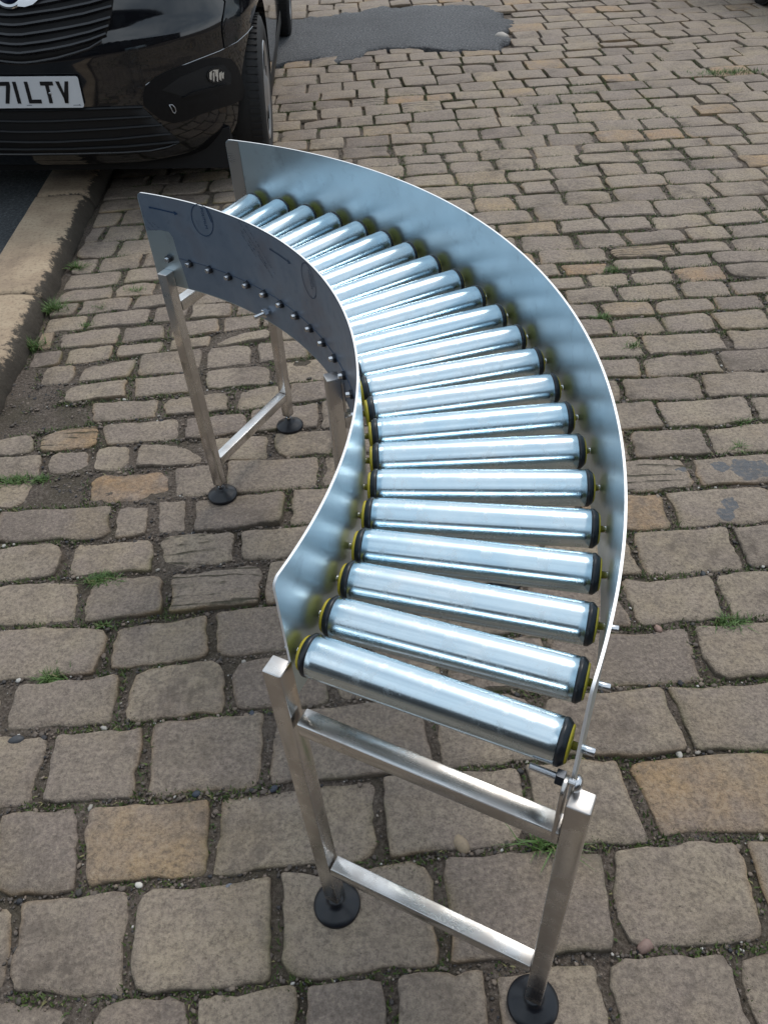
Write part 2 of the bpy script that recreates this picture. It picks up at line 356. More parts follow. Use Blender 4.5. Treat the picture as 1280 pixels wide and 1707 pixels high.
# ------------------------------------------------------------------ setting: cobbled street
Gpx = [
 [(0,1660),(150,1668),(320,1655),(480,1640),(640,1622),(760,1615),(855,1612),(940,1600),(1090,1588),(1280,1577)],
 [(0,1502),(65,1497),(135,1488),(220,1477),(300,1470),(360,1467),(450,1455),(525,1447),(640,1438),(730,1422),(805,1417),(880,1408),(1010,1410),(1090,1404),(1140,1394),(1280,1396)],
 [(0,1353),(65,1345),(190,1336),(240,1333),(320,1326),(390,1320),(450,1313),(500,1303),(640,1292),(760,1283),(860,1275),(965,1262),(1062,1263),(1137,1254),(1280,1250)],
 [(0,1222),(50,1222),(150,1217),(200,1208),(300,1196),(370,1190),(450,1182),(565,1170),(700,1160),(820,1152),(995,1150),(1070,1146),(1137,1140),(1280,1132)],
 [(0,1137),(70,1133),(135,1128),(195,1120),(280,1108),(380,1098),(450,1091),(560,1080),(700,1070),(850,1058),(1025,1049),(1085,1046),(1137,1040),(1194,1035),(1280,1033)],
 [(0,1046),(90,1043),(140,1043),(200,1038),(280,1027),(350,1018),(430,1012),(540,1000),(700,985),(850,970),(1040,958),(1126,960),(1212,951),(1280,947)],
 [(0,972),(80,965),(150,960),(210,953),(250,955),(325,947),(400,937),(460,932),(560,925),(700,912),(850,898),(1044,885),(1092,884),(1160,880),(1280,872)],
 [(0,907),(40,905),(105,902),(185,900),(280,890),(365,886),(480,877),(600,865),(750,850),(900,835),(1046,821),(1080,822),(1135,817),(1172,812),(1280,807)],
 [(0,850),(75,847),(150,842),(210,838),(290,830),(375,826),(450,818),(530,812),(650,802),(800,790),(920,778),(1045,767),(1080,765),(1115,761),(1167,761),(1197,757),(1280,753)],
 [(0,800),(65,793),(160,787),(225,783),(300,777),(375,768),(450,765),(555,757),(680,748),(820,736),(930,725),(1037,716),(1085,715),(1115,711),(1172,711),(1210,707),(1280,702)],
 [(0,763),(50,758),(160,745),(225,738),(300,734),(350,730),(415,722),(475,717),(525,714),(650,705),(800,692),(920,680),(1027,671),(1072,667),(1115,666),(1172,664),(1197,661),(1280,658)],
 [(0,732),(55,722),(145,708),(210,700),(275,695),(350,688),(400,684),(450,678),(500,672),(545,667),(680,657),(800,648),(920,640),(1014,632),(1055,631),(1090,628),(1135,625),(1222,618),(1280,616)],
 [(0,695),(60,680),(100,672),(217,664),(275,658),(340,652),(400,646),(450,641),(540,633),(680,624),(800,615),(900,605),(997,596),(1047,595),(1080,592),(1135,588),(1185,584),(1212,583),(1280,581)],
]
y1040 = [560,527,502,476,452,431,409,384,361,337,313,291,271,252,236,217,199,181,165,149,136,121,105.5,90,77.5,66,54,41,29,18,7,-4,-15,-25,-34]
for yy in y1040:
    Gpx.append([(x, yy+0.062*(1040-x)+0.05*(yy/600)*max(0, 600-x)+2.0*math.sin(x*0.013+yy*0.31)*(yy/600)) for x in range(0, 1281, 80)])
J = {  # joints read off the photograph (top x, bottom x) for the nearest rows
 0: [(30,10),(220,205),(462,460),(728,745),(1013,1030),(1237,1295)],
 1: [(138,133),(360,346),(630,642),(868,893),(1035,1095),(1310,1390)],
 2: [(88,57),(248,233),(449,440),(715,732),(893,905),(1105,1150),(1320,1400)],
 3: [(22,-5),(212,193),(383,380),(547,556),(728,745),(905,945),(1148,1178),(1350,1400)],
 4: [(-20,-50),(190,168),(350,356),(515,522),(690,698),(860,880),(1020,1062),(1187,1218),(1350,1390)],
 5: [(-30,-60),(141,130),(283,277),(443,437),(600,603),(755,765),(900,915),(1045,1074),(1213,1250),(1370,1410)],
 6: [(-20,-45),(119,103),(262,262),(398,395),(540,545),(690,695),(830,840),(960,975),(1104,1132),(1285,1310)],
 7: [(-5,-15),(190,183),(258,252),(318,319),(482,478),(620,625),(760,765),(890,900),(1010,1020),(1143,1167),(1290,1320)],
 8: [(72,36),(149,140),(286,282),(379,371),(535,530),(680,685),(810,815),(930,938),(1044,1055),(1170,1192),(1310,1335)],
 9: [(75,70),(156,150),(226,217),(350,345),(455,452),(560,556),(690,692),(820,825),(960,965),(1088,1110),(1245,1262)],
 10: [(62,65),(165,168),(306,304),(416,412),(532,533),(660,662),(800,802),(910,915),(1030,1042),(1163,1178),(1320,1330)],
 11: [(50,50),(148,148),(268,266),(386,386),(480,482),(580,583),(700,702),(830,832),(935,940),(1063,1075),(1190,1212),(1330,1340)],
 12: [(103,98),(220,216),(338,340),(455,452),(560,565),(690,692),(800,803),(900,905),(1062,1080),(1206,1222),(1320,1332)],
}
XG = [-1.6+0.02*i for i in range(400)]      # world x samples of every gutter
def gutter(px):
    P = [ground(a, b) for a, b in px]
    n = len(P); mxx = sum(p.x for p in P)/n; my = sum(p.y for p in P)/n
    sl_ = sum((p.x-mxx)*(p.y-my) for p in P)/sum((p.x-mxx)**2 for p in P)
    ys = []
    for x in XG:
        if x <= P[0].x: ys.append(P[0].y+sl_*0.6*(x-P[0].x))
        elif x >= P[-1].x: ys.append(P[-1].y+sl_*0.9*(x-P[-1].x))
        else:
            for a, b in zip(P, P[1:]):
                if a.x <= x <= b.x: ys.append(a.y+(b.y-a.y)*(x-a.x)/max(1e-6, b.x-a.x)); break
            else: ys.append(ys[-1])
    return ys
GW = [gutter(g) for g in Gpx]
for k in range(1, len(GW)):
    GW[k] = [max(a, b+0.075) for a, b in zip(GW[k], GW[k-1])]
for k in range(9):   # rows under and behind the photographer
    base = GW[0]; GW.insert(0, [y-0.165 for y in base])
OFF = 9
def gy(k, x):
    i = max(0, min(len(XG)-2, int((x+1.6)/0.02))); f = (x-XG[i])/0.02
    return GW[k][i]*(1-f)+GW[k][i+1]*f
KX = -1.20                                     # street side of the kerb

patch_px = [(380,125),(453,113),(479,105),(535,98),(587,97),(617,84),(676,78),(735,84),(781,86),(827,82),(840,59),(850,39),(833,25),(800,10),(735,10),(637,15),(578,25),(538,31),(489,34),(430,38),(360,60),(330,100)]
patch_w = [ground(a, b) for a, b in patch_px]
def inside(x, y, P):
    c = False; j = len(P)-1
    for i in range(len(P)):
        if (P[i].y > y) != (P[j].y > y) and x < (P[j].x-P[i].x)*(y-P[i].y)/(P[j].y-P[i].y)+P[i].x: c = not c
        j = i
    return c
holes = [(50,690,75),(118,812,26),(290,930,26),(930,455,24),(60,655,60),(250,620,0)]
soil_holes = [(ground(a, b), c) for a, b, c in holes]

def stone_geo(x0b, x1b, x0t, x1t, k, lod, tint, zoff, tiltx, tilty, wear=0.0):
    N, rings = {0: (34, [(1.0, -0.035), (1.0, -0.008), (0.982, -0.0032), (0.945, -0.0008), (0.78, 0.001), (0.45, 0.0015)]),
                1: (20, [(1.0, -0.03), (0.985, -0.006), (0.92, -0.001), (0.6, 0.001)]),
                2: (12, [(1.0, -0.022), (0.97, -0.003), (0.85, 0.0)])}[lod]
    wdt = (x1b-x0b+x1t-x0t)/2; xm = (x0b+x1b)/2; hgt = gy(k+1, xm)-gy(k, xm)
    g0 = {0: .0064, 1: .0056, 2: .0050}[lod]+wear*rnd.random(); gx = (g0+rnd.uniform(-.002, .005))/(wdt/2); gyv = (g0*.85+rnd.uniform(-.002, .003))/(hgt/2)
    if lod == 2: gx *= 0.95
    seed = rnd.uniform(0, 999); pw = rnd.uniform(3.6, 7.5)
    cut = [rnd.uniform(0, 0.16) if rnd.random() < 0.4 else rnd.uniform(0, 0.04) for _ in range(4)]
    outl = []
    ns = {0: 9, 1: 5, 2: 3}[lod]; ang = []
    cr_ = [rnd.uniform(0.006, 0.015)+(rnd.uniform(.008, .035) if rnd.random() < 0.2+wear*50 else 0) for _ in range(4)]
    if lod == 2: cr_ = [c_*0.8 for c_ in cr_]
    cs = [(1, 1), (-1, 1), (-1, -1), (1, -1)]
    for q in range(4):
        (ax_, ay_), (bx_, by_) = cs[q], cs[(q+1) % 4]
        ra, rb_ = cr_[q], cr_[(q+1) % 4]
        hor = ay_ == by_; hl_ = (wdt/2) if hor else (hgt/2)
        fa, fb = min(.7, ra/hl_), min(.7, rb_/hl_)
        # corner point (rounded)
        ux_, uy_ = ra/(wdt/2)*0.30, ra/(hgt/2)*0.30
        outl.append((ax_*(1-ux_), ay_*(1-uy_)))
        for j in range(ns):
            t_ = j/(ns-1)
            if hor: outl.append((ax_*(1-fa)+(bx_*(1-fb)-ax_*(1-fa))*t_, ay_))
            else: outl.append((ax_, ay_*(1-fa)+(by_*(1-fb)-ay_*(1-fa))*t_))
    N = len(outl); o2 = []
    for u, v in outl:
        X_, Y_ = u*wdt/2, v*hgt/2
        nn = noise.noise(Vector((X_*16+seed, Y_*16, seed*.3)))*0.010+noise.noise(Vector((X_*48+seed, Y_*48, 3.1)))*0.0060
        if lod == 2: nn *= 0.6
        L_ = max(1e-5, math.hypot(X_, Y_)); k_ = 1-max(-.0, 0)/L_
        sx_ = 1+nn/(wdt/2)-0.0; sy_ = 1+nn/(hgt/2)
        o2.append((min(1.05, max(-1.05, u*sx_)), min(1.05, max(-1.05, v*sy_))))
    outl = o2
    def w(u, v):
        u *= (1-gx); v *= (1-gyv)
        tv = (v+1)/2; tu = (u+1)/2
        xl = x0b+(x0t-x0b)*tv; xr = x1b+(x1t-x1b)*tv; x = xl+(xr-xl)*tu
        return x, gy(k, x)+(gy(k+1, x)-gy(k, x))*tv
    vs, ed = [], []
    for ri, (s_, z) in enumerate(rings):
        for (u, v) in outl:
            x, y = w(u*s_, v*s_)
            zz = z+zoff+tiltx*u*s_+tilty*v*s_
            if ri > 0: zz += noise.noise(Vector((x*11, y*11, seed)))*0.0042+noise.noise(Vector((x*38, y*38, seed)))*0.0016
            vs.append((x, y, zz)); ed.append([1, .95, .75, .5, .2, 0][ri] if lod == 0 else [1, .9, .5, 0][ri] if lod == 1 else [1, .7, 0.1][ri])
    x, y = w(0, 0); vs.append((x, y, zoff+0.002+noise.noise(Vector((x*11, y*11, seed)))*0.0042)); ed.append(0)
    nr = len(rings)
    fs = [(r_*N+i, r_*N+(i+1) % N, (r_+1)*N+(i+1) % N, (r_+1)*N+i) for r_ in range(nr-1) for i in range(N)]
    fs += [((nr-1)*N+i, (nr-1)*N+(i+1) % N, nr*N) for i in range(N)]
    return vs, fs, ed, tint

STRATA = [(212,1090),(330,990),(395,915),(235,918),(108,740),(290,930)]
def kx(y): return -1.188-0.036*min(1.8, max(-.3, y-2.5))
stones = []; joints_w = []
for k in range(len(GW)-1):
    row = k-OFF
    js = []
    if row in J:
        gb, gt = Gpx[row], Gpx[row+1]
        def yat(g, x):
            if x <= g[0][0]: return g[0][1]
            for a, b in zip(g, g[1:]):
                if a[0] <= x <= b[0]: return a[1]+(b[1]-a[1])*(x-a[0])/(b[0]-a[0])
            return g[-1][1]
        js = [(ground(a, yat(gt, a)).x, ground(b, yat(gb, b)).x) for a, b in J[row]]
    elif row == -1: js = []
    ln = (lambda: rnd.triangular(0.15, 0.30, 0.215)) if row > 16 else (lambda: rnd.triangular(0.12, 0.24, 0.175))
    if not js:
        x = rnd.uniform(-0.1, 0.1); js = [(x, x)]
    while js[-1][0] < 5.6:
        d = ln(); t0 = js[-1][0]+d; sk = rnd.uniform(-.008, .008); js.append((t0, t0+sk))
    left = []
    x = js[0]
    while x[0] > KX+0.13:
        d = ln(); x = (x[0]-d, x[1]-d+rnd.uniform(-.006, .006)); left.append(x)
    js = left[::-1]+js
    js = [j for j in js if min(j) > KX+0.06]; kk_ = kx(gy(k, -1.2)); js.insert(0, (kk_+.012, kk_+.012))
    for a, b in zip(js, js[1:]):
        x0t, x0b = a; x1t, x1b = b
        xm = (x0t+x1t+x0b+x1b)/4; ym = (gy(k, xm)+gy(k+1, xm))/2
        if ym > 9.7: continue
        if xm > 0.75*ym+1.2 or ym < -0.9: continue
        if inside(xm, ym, patch_w): continue
        px, py = topx((xm, ym, 0)) if ym > -0.3 else (640, 5000)
        if any((px-h[0])**2+((py-h[1])*1.6)**2 < h[2]**2 for h in holes): continue
        ax, ay = topx((xm-.08, ym, 0)) if ym > -0.3 else (0, 0)
        w_ = (x1t-x0t+x1b-x0b)/2
        area = w_/max(0.3, math.hypot(xm, ym, H))**2 if (-60 < px < 1340 and -20 < py < 1780) else 0
        stones.append((area, k, x0b, x1b, x0t, x1t, xm, ym, px, py))
        joints_w.append((x0t, x0b, k, ym))
stones.sort(key=lambda s_: -s_[0])

street = MB()
# soil sheet, finely divided near the camera, reaching far away
def sheet(mb, x0, x1, y0, y1, st, z, amp, smooth=True):
    nx = int((x1-x0)/st)+1; ny = int((y1-y0)/st)+1; vs = []
    for j in range(ny+1):
        for i in range(nx+1):
            x = x0+(x1-x0)*i/nx; y = y0+(y1-y0)*j/ny
            vs.append((x, y, z+amp*(noise.noise(Vector((x*14, y*14, 0)))+0.5*noise.noise(Vector((x*45, y*45, 5))))))
    mb.add(vs, [(j*(nx+1)+i, j*(nx+1)+i+1, (j+1)*(nx+1)+i+1, (j+1)*(nx+1)+i) for j in range(ny) for i in range(nx)], smooth)
sheet(street, -1.35, 3.5, -0.8, 4.6, 0.022, -0.0080, 0.0050)
so_ = street.build('cobbled_street', M['soil']); tag(so_, 'uneven street bed of dark earth and grit between the stone setts', kind='structure')
far = MB()
far.add([(-150, -150, -0.024), (150, -150, -0.024), (150, 150, -0.024), (-150, 150, -0.024)], [(0, 1, 2, 3)])
fo = far.build('ground', M['soil']); tag(fo, 'brown ground stretching away beyond the setts', kind='structure')

rest = MB(); rt_, re_, rs_ = [], [], []
for idx, (area, k, x0b, x1b, x0t, x1t, xm, ym, px, py) in enumerate(stones):
    tint = min(1, max(0, rnd.gauss(0.38, 0.2)))
    sv = 1.0 if any(abs(px-a) < 45 and abs(py-b) < 26 for a, b in STRATA) else (1.0 if rnd.random() < 0.02 else 0.0)
    WEAR = 0.005 if (px < 440 and 560 < py < 1260) else 0.0
    if rnd.random() < 0.05: tint = rnd.uniform(0.88, 1)
    if ym < 1.3: tint = min(tint, 0.62)
    if 230 < px < 460 and 1330 < py < 1460: tint = 0.93
    if px > 1120 and 1262 < py < 1395: tint = 0.95
    hero = idx < 298 and area > 0
    lod = 0 if (area > 0 and ym < 2.2) else 1 if ym < 4.2 else 2
    z = rnd.gauss(0, 0.0022)
    low = 0
    if 150 < px < 228 and 783 < py < 838: tint = 1.0; low = -0.006
    vs, fs, ed, tn = stone_geo(x0b, x1b, x0t, x1t, k, lod, tint, z+low, rnd.gauss(0, .0018+WEAR*.3), rnd.gauss(0, .002+WEAR*.3), WEAR)
    if hero:
        mb = MB(); mb.add(vs, fs, True)
        mb.attr = {'tint': ('FLOAT', [tn]*len(vs)), 'edge': ('FLOAT', ed), 'strata': ('FLOAT', [sv]*len(vs))}
        o = mb.build('sett_stone', M['stone'], so_)
        if lod < 2:
            try: o.data.set_sharp_from_angle(angle=R(38))
            except Exception: pass
    else:
        rest.add(vs, fs, True); rt_ += [tn]*len(vs); re_ += ed; rs_ += [sv]*len(vs)
rest.attr = {'tint': ('FLOAT', rt_), 'edge': ('FLOAT', re_), 'strata': ('FLOAT', rs_)}
o = rest.build('sett_stones', M['stone'], so_); o['kind'] = 'stuff'
try: o.data.set_sharp_from_angle(angle=R(38))
except Exception: pass

# asphalt patch let into the setts
ap = MB(); cen = Vector((sum(p.x for p in patch_w)/len(patch_w), sum(p.y for p in patch_w)/len(patch_w), 0))
fine = []
for i, p in enumerate(patch_w):
    q = patch_w[(i+1) % len(patch_w)]
    for s_ in range(12):
        w_ = p.lerp(q, s_/12); d = (w_-cen).normalized()
        fine.append(w_+d*(0.03+noise.noise(w_*6)*0.09+noise.noise(w_*19)*0.06+noise.noise(w_*45)*0.03))
n = len(fine); rings = [(1.0, -0.02), (0.995, 0.002), (0.97, 0.010), (0.8, 0.012), (0.5, 0.012), (0.2, 0.012)]
vs = [];
for s_, z in rings:
    for p in fine:
        q = cen+(p-cen)*s_; vs.append((q.x, q.y, z+noise.noise(q*4)*0.006*(s_ < 0.99)))
vs.append((cen.x, cen.y, 0.012))
fs = [(r_*n+i, r_*n+(i+1) % n, (r_+1)*n+(i+1) % n, (r_+1)*n+i) for r_ in range(len(rings)-1) for i in range(n)]
fs += [((len(rings)-1)*n+i, (len(rings)-1)*n+(i+1) % n, len(rings)*n) for i in range(n)]
ap.add(vs, fs, True)
o = ap.build('asphalt_patch', M['asphalt']); tag(o, 'grey asphalt repair patch spread over the setts beside the car', kind='structure')

# kerb and pavement
kerb = empty('kerb', (KX-0.12, 3, 0)); tag(kerb, 'worn sandstone kerb along the left of the street', kind='structure')
def kerbstone(y0, y1, seed):
    mb = MB(); prof = [(0.0, -0.05), (0.003, 0.0), (-0.004, 0.03), (-0.012, 0.052), (-0.03, 0.066), (-0.06, 0.071), (-0.12, 0.073), (-0.19, 0.073), (-0.243, 0.072), (-0.25, 0.066), (-0.252, -0.04)]
    edv = [1, 1, 0.95, 0.8, 0.55, 0.28, 0.08, 0.02, 0.15, 0.4, 1]
    m_ = int((y1-y0)/0.02); vs = []; ed = []
    for j in range(m_+1):
        y = y0+(y1-y0)*j/m_; e = min(j, m_-j)
        for (a, z), e_ in zip(prof, edv):
            nn = noise.noise(Vector((y*9, a*12, seed)))*0.010+noise.noise(Vector((y*33, a*40, seed)))*0.006
            dz = -0.008 if e == 0 else 0
            out_ = nn*(1.2 if a > -0.07 else 0.25)
            vs.append((kx(y)+a+out_, y, max(-0.05, z+dz+(nn*0.35 if z > 0 else 0)))); ed.append(max(e_, 0.5 if e == 0 else 0))
    n_ = len(prof)
    fs = [(j*n_+i, j*n_+i+1, (j+1)*n_+i+1, (j+1)*n_+i) for j in range(m_) for i in range(n_-1)]
    fs += [tuple(range(n_))[::-1], tuple(m_*n_+i for i in range(n_))]
    mb.add(vs, fs, True); mb.attr = {'edge': ('FLOAT', ed)}
    o = mb.build('kerbstone', M['kerb'], kerb); recalc(o); o.location = (-(KX-0.12), -3, 0)
ys = [-1.5, -0.6, 0.35, 1.25, 2.05, ground(40, 487, .07).y, ground(120, 322, .07).y, 4.7, 5.6, 6.5, 7.4, 8.3, 9.2]
for i, (a, b) in enumerate(zip(ys, ys[1:])): kerbstone(a+0.005, b-0.004, i*3.7)
pv = MB(); vs = []
sheet(pv, KX-4.2, KX-0.247, -2, 12, 0.12, 0.066, 0.003)
pv.v = [(x+(kx(y)-KX)*1.0-.002, y, z) for x, y, z in pv.v]
pv.v = [(x, y, z+0.03*min(1, max(0, (KX-0.3-x)))) for x, y, z in pv.v]
pv.add([(KX-30, -40, 0.09), (KX-4.15, -40, 0.09), (KX-4.15, 60, 0.09), (KX-30, 60, 0.09)], [(0, 1, 2, 3)])
o = pv.build('pavement', M['pavement']); tag(o, 'dark asphalt pavement behind the kerb', kind='structure')

# ------------------------------------------------------------------ loose stuff in the joints
def pebble_geo(c, r, seed, n=6, flat=0.6):
    vs = []; 
    ax = rnd.uniform(0.75, 1.3); ang = rnd.uniform(0, math.pi)
    for j, (rr, zz) in enumerate(((0.55, -0.75), (1, -0.1), (0.8, 0.55))):
        for i in range(n):
            a = 2*math.pi*i/n+j*0.4; q = 1+rnd.uniform(-.18, .18)
            x = math.cos(a)*r*rr*q*ax; y = math.sin(a)*r*rr*q/ax
            vs.append((c[0]+x*math.cos(ang)-y*math.sin(ang), c[1]+x*math.sin(ang)+y*math.cos(ang), c[2]+zz*r*flat))
    vs.append((c[0], c[1], c[2]+r*flat*0.9))
    fs = [(j*n+i, j*n+(i+1) % n, (j+1)*n+(i+1) % n, (j+1)*n+i) for j in range(2) for i in range(n)]
    fs += [(2*n+i, 2*n+(i+1) % n, 3*n) for i in range(n)]
    return vs, fs
gv = MB(); gt_ = []
def jpoint():
    """a random spot in the joints, denser near the camera"""
    ymax = 0.25+4.2*rnd.random()**1.7
    if rnd.random() < 0.62:
        k = rnd.randrange(OFF-1, OFF+34); x = rnd.uniform(-1.1, 1.7)
        return x, gy(k, x)+rnd.gauss(0, 0.007)
    j = rnd.choice(joints_w); t_ = rnd.random(); x = j[1]+(j[0]-j[1])*t_
    return x+rnd.gauss(0, 0.006), gy(j[2], x)+(gy(j[2]+1, x)-gy(j[2], x))*t_
cnt = 0
while cnt < 26000:
    x, y = jpoint()
    if y > 4.3 or y < 0.1 or x < KX+.03 or abs(x) > 0.65*y+0.6: continue
    if y > 1.9 and rnd.random() > (1.9/y)**2: continue
    r = min(0.0075, 0.0012+rnd.expovariate(1/0.0012))
    vs, fs = pebble_geo((x, y, -0.0062+r*0.3), r, cnt, 5)
    gv.add(vs, fs, True); gt_ += [min(1, max(0, rnd.gauss(0.47, 0.25)))]*len(vs); cnt += 1
for (hx, rad) in soil_holes:
    rr = 0.16 if rad > 40 else 0.05
    if rad == 0: continue
    for _ in range(900 if rad > 40 else 250):
        x = hx.x+rnd.gauss(0, rr*.6); y = hx.y+rnd.gauss(0, rr*.5); r = 0.0012+rnd.expovariate(1/0.001)
        if x < KX+.02: continue
        vs, fs = pebble_geo((x, y, -0.010+r*0.3), r, 0, 5)
        gv.add(vs, fs, True); gt_ += [min(1, max(0, rnd.gauss(0.35, 0.22)))]*len(vs)
gv.attr = {'tint': ('FLOAT', gt_)}
o = gv.build('gravel', M['gravel']); tag(o, 'fine grit and small chippings lodged in the joints between setts', 'gravel', kind='stuff')

def blade(mb, x, y, z, h, lean, az, w_, segs=3, mati=0):
    vs = []; dx, dy = math.cos(az), math.sin(az); sx, sy = -dy, dx
    for i in range(segs+1):
        t_ = i/segs; d = lean*t_*t_*h; zz = z+h*(t_-0.35*lean*t_*t_); ww = w_*(1-t_**1.6)+0.0001
        vs += [(x+dx*d+sx*ww, y+dy*d+sy*ww, zz), (x+dx*d-sx*ww, y+dy*d-sy*ww, zz)]
    mb.add(vs, [(2*i, 2*i+1, 2*i+3, 2*i+2) for i in range(segs)], True, mati)
ms = MB(); cnt = 0; tries = 0
while cnt < 60000 and tries < 500000:
    tries += 1
    x, y = jpoint()
    if y > 6 or y < 0.15 or x < KX+.02 or abs(x) > 0.65*y+0.6: continue
    d_ = noise.noise(Vector((x*3.1, y*3.1, 9)))+0.5*noise.noise(Vector((x*11, y*11, 2)))
    d_ += 0.5 if x > 0.12 else 0.05
    if x < -0.75: d_ += 0.12
    if d_ < 0.10: continue
    x += rnd.gauss(0, .005); y += rnd.gauss(0, .004)
    h = rnd.uniform(0.003, 0.009)*(1.5 if rnd.random() < 0.08 else 1)
    blade(ms, x, y, -0.0080, h+.005, rnd.uniform(0.2, 1.0), rnd.uniform(0, 6.28), rnd.uniform(.0012, .0027), 1, 0 if rnd.random() < 0.9 else 1); cnt += 1
o = ms.build('moss', [M['moss'], M['dry']]); tag(o, 'low green moss and seedlings growing in the joints between setts', 'moss', kind='stuff')

tufts = [  # px, py, spread m, blades, height m, label
 (88,520,.036,190,.060,'bright green grass tuft at the foot of the kerb below its joint'),
 (48,580,.036,160,.050,'leafy green weed in the gutter nearest the left edge against the kerb'),
 (126,448,.020,80,.038,'small grass tuft at the kerb foot beside the upper kerbstone'),
 (168,514,.024,120,.018,'low round grass cushion between setts left of the far conveyor leg'),
 (148,542,.022,90,.015,'short grass cushion just below and left of another, near the kerb'),
 (213,534,.026,80,.012,'thin grass strip in a joint directly left of the far conveyor leg'),
 (228,485,.022,60,.022,'spiky grass tuft beside the top of the far inner conveyor leg'),
 (24,800,.040,160,.014,'flat mat of bright grass at the left edge of the street'),
 (70,798,.022,70,.016,'small grass patch beside the flat mat at the left edge'),
 (170,965,.034,260,.016,'dense bright green grass patch between setts left of the conveyor'),
 (88,1128,.024,150,.020,'spiky round grass tuft left of the conveyor, lowest on that side'),
 (171,1040,.010,26,.012,'tiny green clover sprig between setts under the dense grass patch'),
 (915,1410,.026,70,.050,'long bladed grass tuft behind the near right conveyor leg'),
 (1215,1037,.030,130,.020,'grass tuft in the joint at the right of the curved guard'),
 (1232,745,.014,50,.018,'small grass sprig at the right edge beside stained setts'),
 (1237,703,.014,46,.018,'small grass sprig in the wide joint at the right edge'),
 (1056,577,.018,60,.022,'grass sprig beside the outer guard at the widest part of the bend'),
 (1024,450,.024,90,.024,'grass tuft in a joint up and right of the curved guard'),
 (1003,530,.022,80,.022,'grass tuft touching the outer guard in a sett joint'),
 (1204,122,.10,420,.028,'bright grass strip between setts far up the street'),
 (930,878,.015,40,.012,'mossy green tuft glimpsed between the rollers and outer guard'),
]
for (px, py, spd, nb, hh, lab) in tufts:
    c = ground(px, py, 0.0); mb = MB()
    for _ in range(nb):
        ex = 2.2 if spd > .09 else 1.35
        x = rnd.gauss(0, spd*.5*ex); y = rnd.gauss(0, spd*.26)
        if c.x+x < KX+.008: continue
        blade(mb, x, y, -0.012, hh*rnd.uniform(.5, 1.15)+.01, rnd.uniform(.2, 1.4), rnd.uniform(0, 6.28), rnd.uniform(.0011, .0024)*(1.4 if c.y > 3 else 1), 3, 0 if rnd.random() < .93 else 1)
    o = mb.build('grass_tuft', [M['grass'], M['dry']]); o.location = (c.x, c.y, 0)
    tag(o, lab, 'grass tuft', 'grass tufts growing between the setts')

pebs = [  # px, py, radius m, colour, label
 (327,1322,.0085,(.035,.045,.065),'dark blue-grey pebble above the ochre-edged sett'),
 (27,1232,.0125,(.05,.052,.058),'large dark striped pebble at the left edge between setts'),
 (420,1189,.0075,(.045,.055,.08),'blue-grey pebble in a joint left of the near inner leg'),
 (456,1313,.0075,(.04,.048,.07),'round slate pebble left of the near inner leg'),
 (200,1678,.0085,(.035,.045,.07),'dark blue pebble near the lower left corner between setts'),
 (1172,955,.0075,(.03,.036,.042),'round black pebble in a joint right of the guard'),
 (1097,1046,.009,(.30,.19,.155),'pink pebble in a joint right of the outer guard'),
 (1076,1575,.0125,(.23,.15,.125),'large reddish pebble in the joint at lower right'),
 (768,1405,.0150,(.30,.23,.155),'flat tan stone chip under the near cross bars'),
 (1132,1255,.0075,(.5,.47,.42),'pale pebble in a joint right of the near outer leg'),
 (1058,1467,.007,(.42,.37,.31),'cream pebble wedged between two large setts at lower right'),
 (882,1513,.008,(.33,.24,.21),'pinkish pebble in the upright joint left of the outer leg'),
 (1172,669,.0075,(.05,.052,.06),'dark pebble at a joint crossing near the right edge'),
 (1210,766,.0065,(.45,.41,.36),'pale pebble above the blue stained setts'),
 (595,1283,.0,(0,0,0),''),
 (231,1474,.0065,(.62,.58,.52),'white pebble under the ochre-edged sett'),
 (747,1412,.0,(0,0,0),''),
 (610,60,.0,(0,0,0),''),
 (836,62,.045,(.45,.41,.37),'pale round stone at the right end of the asphalt patch'),
 (380,1477,.0065,(.16,.17,.2),'grey pebble in the joint under the ochre-edged sett'),
 (750,1512,.0,(0,0,0),''),
 (682,1503,.0,(0,0,0),''),
]
for (px, py, r, c_, lab) in pebs:
    if r == 0: continue
    p = ground(px, py); mb = MB(); n_ = 12; seed = rnd.uniform(0, 99)
    vs = []; el = rnd.uniform(1.05, 1.35)
    for j in range(7):
        ph = -math.pi/2+math.pi*(j+0.5)/7
        for i in range(n_):
            a = 2*math.pi*i/n_; d = Vector((math.cos(a)*math.cos(ph)*el, math.sin(a)*math.cos(ph)*.85, math.sin(ph)*.6))
            vs.append(d*r*(1+0.16*noise.noise(d*1.4+Vector((seed, 0, 0)))))
    mb.add(vs, [(j*n_+i, j*n_+(i+1) % n_, (j+1)*n_+(i+1) % n_, (j+1)*n_+i) for j in range(6) for i in range(n_)]+[tuple(range(n_))[::-1], tuple(6*n_+i for i in range(n_))], True)
    o = mb.build('pebble', plain('pebble_stone', c_, 0.6, 180, 0.5)); o.location = (p.x, p.y, -0.004 if r < .02 else 0.004)
    o.rotation_euler = (0, 0, rnd.uniform(0, 3)); tag(o, lab, 'pebble', 'pebbles lying between the setts')

# ------------------------------------------------------------------ the curved roller conveyor
C = Vector((-0.5943*H, 0.6633*H, 0)); RI, RO = 0.5785*H, 0.8113*H
ZR, ZT, ZB = 0.4818*H, 0.5773*H, 0.606
TH0, DTH = -0.4703, 0.0714
TN, TF = -0.4909, 1.0863
conv = empty('roller_conveyor', (C.x, C.y, 0))
tag(conv, 'curved ninety degree stainless roller conveyor with zinc rollers standing on the setts', 'conveyor')
def pol(r, th, z): return Vector((r*math.cos(th), r*math.sin(th), z))
